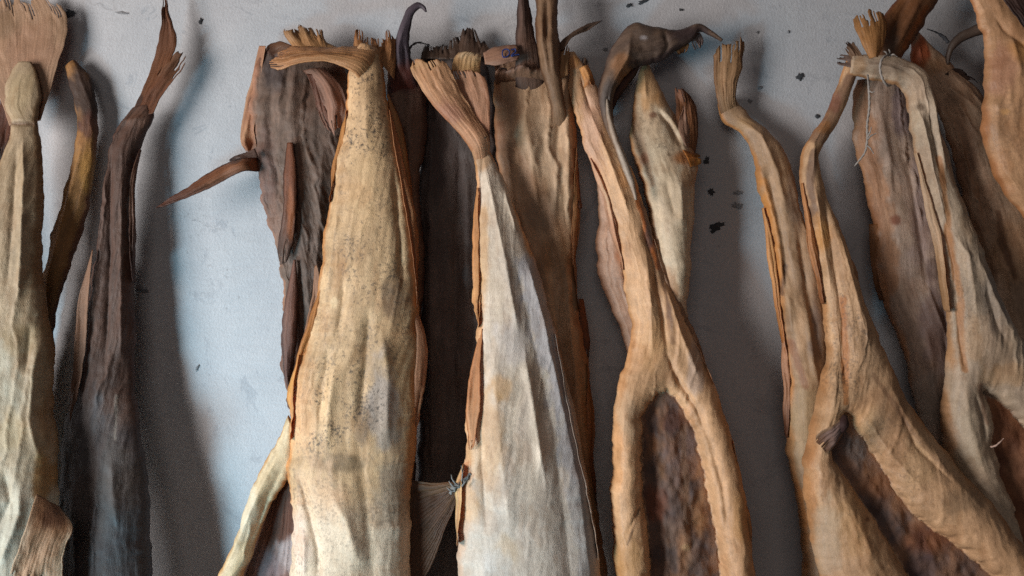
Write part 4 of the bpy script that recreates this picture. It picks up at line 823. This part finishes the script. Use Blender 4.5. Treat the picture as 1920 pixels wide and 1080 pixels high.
# --- grey brown fish behind the knot
f = thing('flat grey brown dried fish with an orange left edge, hanging behind the string', 1740, 1000, 22)
body(f, [(1606, 150, 1690, 146), (1600, 190, 1705, 190), (1599, 240, 1722, 240), (1606, 290, 1738, 290), (1622, 350, 1752, 350), (1633, 410, 1764, 410), (1640, 470, 1775, 470), (1646, 530, 1785, 530), (1660, 580, 1792, 580), (1684, 640, 1798, 640),
         (1700, 690, 1800, 690), (1714, 760, 1805, 760), (1736, 840, 1815, 840), (1760, 920, 1830, 920), (1780, 1000, 1840, 1000)],
     [(0, 20, 6), (0.2, 22, 13), (0.7, 26, 15), (1, 24, 12)], (184, 162, 142), (158, 140, 128), (184, 132, 88), p=0.4, edge_w=0.08,
     folds=[([(1640, 180), (1660, 320), (1680, 480)], 9, 4), ([(1690, 250), (1710, 400), (1730, 560)], 9, -4), ([(1662, 300), (1674, 450)], 6, -3), ([(1720, 600), (1740, 700)], 8, 4), ([(1760, 560), (1766, 680)], 7, -4)],
     ops=[('s', [(1615, 170), (1618, 280), (1650, 400), (1662, 540)], 22, (172, 124, 84), 0.7), ('b', 1690, 200, 26, 90, (112, 100, 110), 0.6), ('b', 1720, 400, 34, 130, (150, 132, 130), 0.6), ('b', 1670, 415, 14, 12, (120, 66, 44), 0.8), ('b', 1745, 620, 40, 100, (136, 120, 120), 0.7), ('b', 1740, 500, 18, 24, (84, 66, 62), 0.6), ('b', 1720, 760, 40, 90, (160, 152, 140), 0.6), ('k', 1680, 420, 60, 200, 0.3)], seed=104, mat=M_DARK)
sheet(f, [(1630, 420, 1644, 420), (1634, 480, 1650, 480), (1644, 540, 1656, 540), (1654, 570, 1660, 568)], [(0, 24, 28), (1, 26, 30)], (150, 104, 64), (112, 76, 50), rays=3, amp=0.8, rag=0.1, seed=105)

# --- fish with the slanting open belly, right
f = thing('tan dried fish with slanting open belly and thin twisted neck', 1730, 1250, 95)
body(f, [(1590, 104, 1616, 112), (1576, 140, 1602, 148), (1562, 180, 1588, 188), (1546, 218, 1572, 226), (1522, 252, 1552, 262), (1504, 285, 1534, 292), (1502, 330, 1538, 328), (1508, 380, 1552, 378), (1520, 450, 1576, 440), (1536, 530, 1602, 515),
         (1546, 600, 1624, 585), (1548, 660, 1648, 640), (1540, 715, 1672, 690), (1528, 765, 1694, 740), (1516, 815, 1724, 785), (1508, 870, 1764, 835), (1509, 930, 1808, 890), (1518, 1000, 1860, 945), (1538, 1080, 1912, 1020), (1580, 1230, 2010, 1160)],
     [(0, 34, 7), (0.12, 34, 10), (0.3, 44, 17), (0.5, 60, 24), (0.7, 76, 32), (1, 104, 40)],
     (206, 168, 126), (184, 148, 112), (180, 128, 80), p=0.44, mat=M_FLESH, edge_w=0.10, bias=1.1, wrinkle=1.5,
     folds=[([(1560, 200), (1520, 270), (1518, 340)], 5, 3), ([(1532, 330), (1548, 440), (1570, 600), (1575, 740)], 7, -7), ([(1518, 330), (1532, 440), (1552, 560)], 6, 4), ([(1560, 420), (1590, 540), (1620, 660)], 10, 5), ([(1550, 600), (1556, 700), (1548, 780)], 6, 4),
            ([(1640, 690), (1690, 790), (1760, 880), (1850, 970)], 20, 6), ([(1600, 760), (1650, 840), (1720, 920)], 10, 4), ([(1560, 900), (1600, 990), (1640, 1080)], 16, 6), ([(1660, 740), (1700, 830), (1780, 910)], 9, -4)],
     ops=[('s', [(1600, 125), (1560, 205), (1530, 260)], 16, (104, 76, 64), 0.7), ('b', 1560, 190, 14, 30, (128, 76, 62), 0.5), ('b', 1540, 240, 14, 16, (170, 118, 70), 0.6), ('s', [(1520, 290), (1512, 340), (1522, 420)], 9, (92, 70, 62), 0.7), ('b', 1535, 440, 20, 50, (206, 148, 80), 0.7), ('s', [(1570, 560), (1576, 660), (1572, 750)], 7, (178, 112, 58), 0.7),
          ('b', 1620, 640, 26, 90, (156, 130, 104), 0.5), ('b', 1660, 750, 40, 60, (140, 110, 84), 0.5), ('b', 1610, 780, 26, 40, (206, 166, 116), 0.6), ('b', 1700, 850, 40, 60, (200, 164, 120), 0.6), ('b', 1580, 960, 40, 80, (200, 158, 108), 0.6), ('b', 1540, 1010, 26, 90, (186, 168, 140), 0.6), ('b', 1790, 930, 50, 30, (146, 122, 96), 0.6),
          ('k', 1590, 640, 70, 160, 0.6), ('k', 1660, 860, 140, 160, 0.4), ('b', 1612, 964, 8, 6, (112, 70, 48), 0.7), ('s', [(1625, 700), (1690, 800), (1760, 880)], 6, (120, 90, 70), 0.5)],
     seed=108, lump=0.55,
     cavity=dict(poly=[(1578, 772), (1592, 782), (1604, 806), (1628, 836), (1652, 876), (1676, 918), (1712, 960), (1752, 994), (1800, 1026), (1850, 1070), (1960, 1170), (1800, 1240), (1716, 1110), (1690, 1062), (1654, 1004), (1618, 944), (1580, 894), (1556, 860), (1552, 838), (1566, 808)],
                 depth=-2, base=(150, 118, 96), second=(112, 98, 94), third=(178, 134, 96),
                 ops=[('b', 1605, 840, 34, 34, (112, 112, 112), 0.65), ('b', 1650, 910, 40, 40, (138, 96, 66), 0.6), ('b', 1740, 1010, 60, 40, (120, 70, 46), 0.6), ('b', 1720, 1060, 50, 40, (64, 60, 68), 0.7), ('b', 1640, 950, 20, 30, (66, 48, 40), 0.6)]))
flap(f, -1, 0.22, 0.42, 7, (196, 140, 88), (150, 100, 66), 215, lift=6)
flap(f, 1, 0.30, 0.46, 7, (170, 132, 100), (140, 104, 78), 216, lift=3)
# little dried fin folded over the top of the opening
sheet(f, [(1574, 786, 1584, 806), (1556, 798, 1568, 838), (1536, 808, 1560, 850), (1522, 824, 1556, 854)], [(0, 108, 104), (0.5, 112, 104), (1, 106, 98)], (138, 116, 108), (112, 82, 62), (166, 136, 104), rays=5, amp=2, rag=0.06, slit=0.15, seed=109, bulge=3)
body(f, along([(1584, 778, 4), (1582, 792, 9), (1578, 804, 8), (1574, 812, 3)]), [(0, 106, 3), (0.5, 108, 5), (1, 106, 3)], (66, 46, 44), (50, 36, 36), None, seed=110, name='gut_remnant', mat=M_CAV, lump=0.3)

# --- bent pale fish from the knot
f = thing('pale grey dried fish bent over the knot, opening at the right edge', 1880, 1250, 80)
body(f, [(1592, 142, 1596, 104), (1616, 148, 1616, 102), (1640, 152, 1644, 102), (1670, 156, 1688, 108), (1694, 176, 1728, 132), (1704, 214, 1750, 180), (1712, 270, 1760, 246), (1726, 330, 1778, 310), (1742, 390, 1798, 370), (1756, 450, 1824, 432),
         (1766, 520, 1850, 500), (1774, 580, 1874, 556), (1778, 640, 1898, 612), (1774, 700, 1926, 666), (1768, 760, 1952, 716), (1769, 820, 1972, 780), (1782, 880, 1986, 850), (1812, 940, 1996, 920), (1852, 1000, 2010, 980), (1890, 1070, 2030, 1050), (1960, 1240, 2080, 1230)],
     [(0, 40, 8), (0.1, 46, 13), (0.25, 48, 16), (0.5, 56, 24), (0.75, 66, 32), (1, 90, 34)],
     (196, 176, 148), (172, 156, 136), (176, 130, 84), p=0.44, bias=1.25, mat=M_FLESH, edge_w=0.10,
     folds=[([(1700, 170), (1722, 240), (1740, 330), (1768, 450)], 6, 5), ([(1735, 160), (1748, 240), (1764, 330)], 5, 5), ([(1728, 190), (1740, 260), (1754, 340)], 5, -6), ([(1756, 380), (1780, 500), (1790, 620), (1800, 720)], 6, -7), ([(1768, 430), (1800, 480), (1816, 600)], 8, 4), ([(1810, 460), (1850, 560), (1890, 640)], 8, 4),
            ([(1830, 520), (1850, 600), (1880, 660)], 8, -4), ([(1790, 700), (1800, 800), (1830, 900)], 12, 4), ([(1810, 730), (1826, 780), (1832, 830)], 5, -6), ([(1600, 125), (1650, 128), (1690, 140)], 5, 4), ([(1610, 136), (1660, 142)], 4, -3)],
     ops=[('b', 1650, 128, 50, 22, (128, 112, 98), 0.6), ('b', 1712, 230, 10, 40, (200, 184, 156), 0.6), ('b', 1718, 205, 10, 10, (96, 76, 58), 0.7), ('s', [(1750, 300), (1766, 420), (1790, 560), (1796, 690)], 7, (176, 118, 62), 0.7), ('b', 1850, 560, 34, 100, (146, 136, 124), 0.6), ('b', 1810, 640, 20, 60, (196, 164, 126), 0.6),
          ('b', 1870, 700, 50, 26, (206, 172, 130), 0.7), ('b', 1800, 840, 26, 80, (180, 166, 140), 0.6), ('k', 1800, 600, 80, 200, 0.35), ('s', [(1822, 720), (1834, 790)], 6, (128, 88, 66), 0.6), ('b', 1606, 125, 18, 20, (176, 140, 100), 0.6)],
     seed=112, wrinkle=1.2, lump=0.6,
     cavity=dict(poly=[(1836, 733), (1862, 744), (1890, 766), (1920, 800), (1960, 840), (1990, 900), (2010, 1000), (1960, 1120), (1922, 1060), (1905, 1000), (1890, 940), (1868, 890), (1862, 850), (1852, 826), (1858, 790), (1850, 756)],
                 depth=-2, base=(140, 96, 70), second=(110, 74, 58), third=(168, 122, 90), ops=[('b', 1900, 880, 26, 60, (140, 104, 80), 0.6)]))
flap(f, -1, 0.2, 0.45, 6, (206, 180, 146), (176, 140, 100), 217, lift=6)
flap(f, 1, 0.15, 0.35, 7, (186, 160, 130), (150, 120, 92), 218, lift=5)
tube(f, [(1858, 838, 92, 2), (1866, 836, 96, 2), (1876, 828, 98, 1.4), (1882, 822, 98, 0.8)], 'shred', simple('pink_shred', (0.45, 0.30, 0.24)))

# --- tails of the knotted fish, splayed over the knot
f = thing('fan of orange brown tail fins splayed above the knot', 1640, 110, 40, cat='dried tail', group=None, name='dried_tail')
sheet(f, [(1630, 110, 1646, 108), (1618, 86, 1658, 80), (1602, 50, 1662, 44), (1596, 22, 1650, 14)], [(0, 58, 58), (0.5, 54, 54), (1, 46, 46)], (168, 124, 76), (150, 112, 74), rays=10, amp=1.0, rag=0.12, slit=0.3, seed=116, name='tail_fin', bulge=4, tip_at=0.8)
sheet(f, [(1600, 116, 1618, 106), (1584, 92, 1604, 82), (1562, 78, 1600, 68)], [(0, 46, 46), (1, 34, 34)], (128, 104, 84), (84, 70, 62), rays=6, amp=1.0, rag=0.3, slit=0.6, seed=117, name='tail_fin')
sheet(f, [(1606, 128, 1612, 112), (1582, 124, 1592, 104), (1556, 112, 1566, 100)], [(0, 44, 44), (1, 34, 34)], (104, 86, 76), (72, 60, 58), rays=5, amp=1.0, rag=0.25, slit=0.5, seed=118, name='tail_fin')
body(f, along([(1652, 130, 16), (1662, 104, 26), (1676, 72, 32), (1694, 42, 33), (1716, 8, 32), (1744, -40, 30)]), [(0, 40, 8), (0.5, 38, 10), (1, 36, 12)], (132, 90, 58), (104, 72, 50), (112, 64, 40), folds=[([(1670, 100), (1720, 0)], 6, 4), ([(1660, 80), (1700, 0)], 5, -4)],
     ops=[('s', [(1690, 90), (1730, 20)], 8, (150, 86, 46), 0.7), ('b', 1665, 90, 20, 40, (84, 62, 48), 0.7)], seed=119, name='tail_stem', mat=M_FIN, wrinkle=1.5, lump=0.5)

# --- fish behind at the right
f = thing('shaded brown dried fish with an orange tip, left of the cream fish', 1900, 900, 20)
body(f, [(1708, 62, 1722, 62), (1706, 90, 1744, 84), (1710, 120, 1776, 112), (1722, 150, 1800, 140), (1742, 178, 1830, 165), (1760, 215, 1850, 205), (1776, 260, 1862, 255), (1790, 310, 1880, 310), (1802, 360, 1920, 360), (1818, 410, 1960, 410), (1838, 470, 1970, 470), (1850, 540, 1980, 540), (1868, 610, 1985, 610), (1890, 680, 1990, 680), (1920, 900, 2000, 900)],
     [(0, 26, 5), (0.15, 26, 11), (0.5, 24, 14), (1, 26, 14)], (190, 162, 134), (160, 134, 110), (130, 96, 72),
     folds=[([(1760, 160), (1800, 190), (1830, 215)], 7, 6), ([(1756, 200), (1800, 225)], 6, -6), ([(1790, 250), (1830, 350), (1850, 450)], 10, -5), ([(1850, 440), (1880, 520), (1890, 600)], 8, 4), ([(1716, 80), (1726, 130)], 6, 4)],
     ops=[('b', 1722, 100, 18, 44, (166, 78, 34), 0.85), ('b', 1750, 130, 30, 20, (166, 126, 86), 0.6), ('b', 1790, 185, 40, 20, (140, 118, 98), 0.6), ('b', 1810, 290, 30, 90, (104, 78, 62), 0.6), ('b', 1890, 470, 50, 100, (184, 146, 108), 0.7), ('s', [(1862, 400), (1870, 460), (1890, 520)], 8, (96, 62, 40), 0.7), ('k', 1870, 470, 80, 140, 0.4)], seed=122, mat=M_DARK, wrinkle=1.5)
sheet(f, [(1770, 140, 1800, 150), (1792, 128, 1826, 150), (1816, 140, 1846, 160)], [(0, 34, 30), (1, 26, 26)], (64, 50, 44), (40, 34, 34), rays=6, amp=1, rag=0.3, slit=0.5, seed=123)
body(f, along([(1846, 52, 12), (1824, 60, 11), (1802, 70, 9), (1786, 86, 7), (1778, 104, 5), (1776, 122, 3)]), [(0, 42, 5), (1, 30, 3)], (92, 78, 68), (66, 56, 52), (56, 44, 40), seed=124, name='fin_strip', mat=M_FIN, wrinkle=1.4, lump=0.3)
tube(f, [(1778, 80, 28, 3.5), (1770, 70, 26, 4), (1758, 62, 24, 2), (1738, 54, 20, 1)], 'fin_ray', simple('black_ray', (0.03, 0.03, 0.035)))

# --- cream fish cut by the right edge
f = thing('smooth cream dried fish cut off by the right edge of the picture', 1950, 450, 50)
body(f, [(1806, -30, 1900, -70), (1822, 10, 1925, -30), (1838, 55, 1960, 20), (1846, 110, 1990, 100), (1842, 170, 2000, 170), (1838, 220, 2010, 220), (1842, 265, 2010, 265), (1852, 300, 2010, 305), (1868, 335, 2005, 345), (1892, 372, 2000, 385), (1918, 405, 1995, 420), (1945, 435, 1990, 450)],
     [(0, 44, 9), (0.3, 50, 18), (0.7, 52, 22), (1, 52, 8)], (200, 158, 116), (184, 142, 104), (164, 110, 68), p=0.42, mat=M_FLESH, edge_w=0.06,
     folds=[([(1850, 30), (1880, 70), (1930, 110)], 7, -4), ([(1850, 110), (1850, 200), (1862, 300), (1900, 370)], 6, 3), ([(1880, 60), (1900, 160)], 9, 3)],
     ops=[('b', 1900, 100, 30, 26, (196, 140, 76), 0.6), ('b', 1865, 140, 26, 60, (178, 130, 104), 0.6), ('k', 1890, 220, 70, 120, 0.25), ('b', 1868, 215, 12, 8, (206, 158, 96), 0.6)], seed=127, speck=0.04)
sheet(f, [(1850, -34, 1935, -64), (1872, -6, 1936, -20), (1896, 28, 1960, 30), (1930, 66, 1980, 80)], [(0, 62, 60), (1, 74, 70)], (66, 48, 42), (50, 38, 36), rays=6, amp=1.6, rag=0.05, slit=0, seed=128, bulge=4, name='dark_fin')

# ================================================================== SMALL THINGS
M_TWINE = simple('cotton_twine', (0.33, 0.29, 0.26), 0.9, 0.3, 1500)
tw = thing('thin pale twine hanging down with a frayed forked end, below the knot', 1626, 300, 48, name='twine', cat='string', group=None)
tube(tw, [(1627, 140, 56, 2.0), (1629, 165, 44, 2.6), (1630, 200, 42, 2.6), (1626, 235, 44, 2.6), (1626, 262, 46, 2.6), (1622, 285, 46, 2.2), (1610, 302, 44, 2), (1602, 312, 42, 1.6)], 'strand', M_TWINE)
tube(tw, [(1626, 262, 47, 2.0), (1634, 254, 48, 1.8), (1643, 250, 48, 1.0)], 'frayed_end', M_TWINE)
tube(tw, [(1625, 272, 47, 1.8), (1632, 278, 48, 1.6), (1638, 288, 46, 0.9)], 'frayed_end', M_TWINE)
tube(tw, [(1626, 258, 47, 1.8), (1632, 246, 49, 1.4), (1634, 238, 49, 0.8)], 'frayed_end', M_TWINE)
tube(tw, [(1630, 170, 43, 2.4), (1636, 173, 46, 1.6), (1640, 171, 46, 0.9)], 'frayed_end', M_TWINE)
lp = thing('loop of pale twine tied round the bent fish', 1655, 130, 64, name='twine_loop', cat='string', group=None)
tube(lp, [(1670, 104, 52, 2.2), (1662, 104, 62, 2.6), (1653, 112, 66, 2.6), (1650, 128, 66, 2.6), (1654, 146, 66, 2.6), (1664, 160, 60, 2.6), (1670, 160, 50, 2.2)], 'strand', M_TWINE)
for q in ([(1664, 104, 60, 2), (1660, 97, 64, 1.6), (1656, 96, 64, 0.9)], [(1666, 104, 58, 2), (1668, 96, 62, 1.6), (1666, 92, 62, 0.9)], [(1668, 105, 58, 2), (1676, 102, 62, 1.6), (1682, 106, 60, 0.9)]):
    tube(lp, q, 'frayed_end', M_TWINE)
M_GREY = simple('grey_twine', (0.19, 0.18, 0.17), 0.9, 0.3, 1500)
kn = thing('frayed grey twine knot tying the drawn out fin to the pale fish', 862, 912, 84, name='twine_knot', cat='string', group=None)
tube(kn, [(844, 926, 84, 3), (852, 916, 86, 6), (864, 908, 87, 6), (874, 898, 88, 4), (882, 888, 88, 2.5)], 'knot', M_GREY, twist=0.5, n=9)
for q in ([(854, 914, 92, 2.4), (846, 908, 94, 2), (842, 902, 92, 1)], [(858, 910, 92, 2.2), (848, 898, 94, 1.6), (846, 890, 92, 0.8)], [(866, 902, 92, 1.8), (867, 888, 92, 1.4), (865, 873, 90, 0.7)], [(850, 920, 92, 2.2), (842, 918, 94, 1.6), (838, 914, 92, 0.8)], [(866, 912, 94, 2), (872, 904, 96, 1.6), (880, 898, 92, 1)]):
    tube(kn, q, 'frayed_end', M_GREY)
cs = thing('thin grey thread round the neck of the fan tailed pale fish', 900, 266, 60, name='binding_thread', cat='string', group=None)
tube(cs, [(884, 282, 52, 1.6), (890, 274, 62, 1.8), (902, 264, 64, 1.8), (914, 254, 60, 1.8), (918, 250, 50, 1.6)], 'strand', simple('dark_thread', (0.10, 0.075, 0.06), 0.9))

# the tag with its blue marker lettering
tg = thing('small pinkish tag marked DZ in blue on top of the tan fish', 945, 104, 52, name='tag', cat='tag', group=None)
sheet(tg, [(906, 98, 910, 122), (925, 88, 928, 124), (950, 84, 954, 120), (976, 82, 980, 112)], [(0, 46, 52), (0.5, 48, 56), (1, 46, 54)], (150, 114, 92), (132, 100, 84), rays=3, amp=0.25, rag=0.08, slit=0, seed=131, name='card', mat=M_FLESH, bulge=2, thick=0.0012)
M_INK = simple('blue_marker', (0.012, 0.03, 0.14), 0.5, 0.2, 900)
tube(tg, [(943, 94, 56.5, 1.5), (942, 100, 57, 1.6), (944, 107, 57.5, 1.6), (951, 106, 57.5, 1.6), (955, 101, 57.2, 1.6), (955, 95, 56.8, 1.6), (949, 92, 56.5, 1.6), (942, 95, 56.6, 1.5)], 'letter', M_INK, step=1.0, twist=0.1)
tube(tg, [(958, 94, 56.5, 1.4), (966, 92, 56.2, 1.6), (967, 96, 56.5, 1.6), (960, 103, 57, 1.6), (959, 105, 57, 1.6), (966, 103, 56.8, 1.6), (973, 102, 56.4, 1.4)], 'letter', M_INK, step=1.0, twist=0.1)
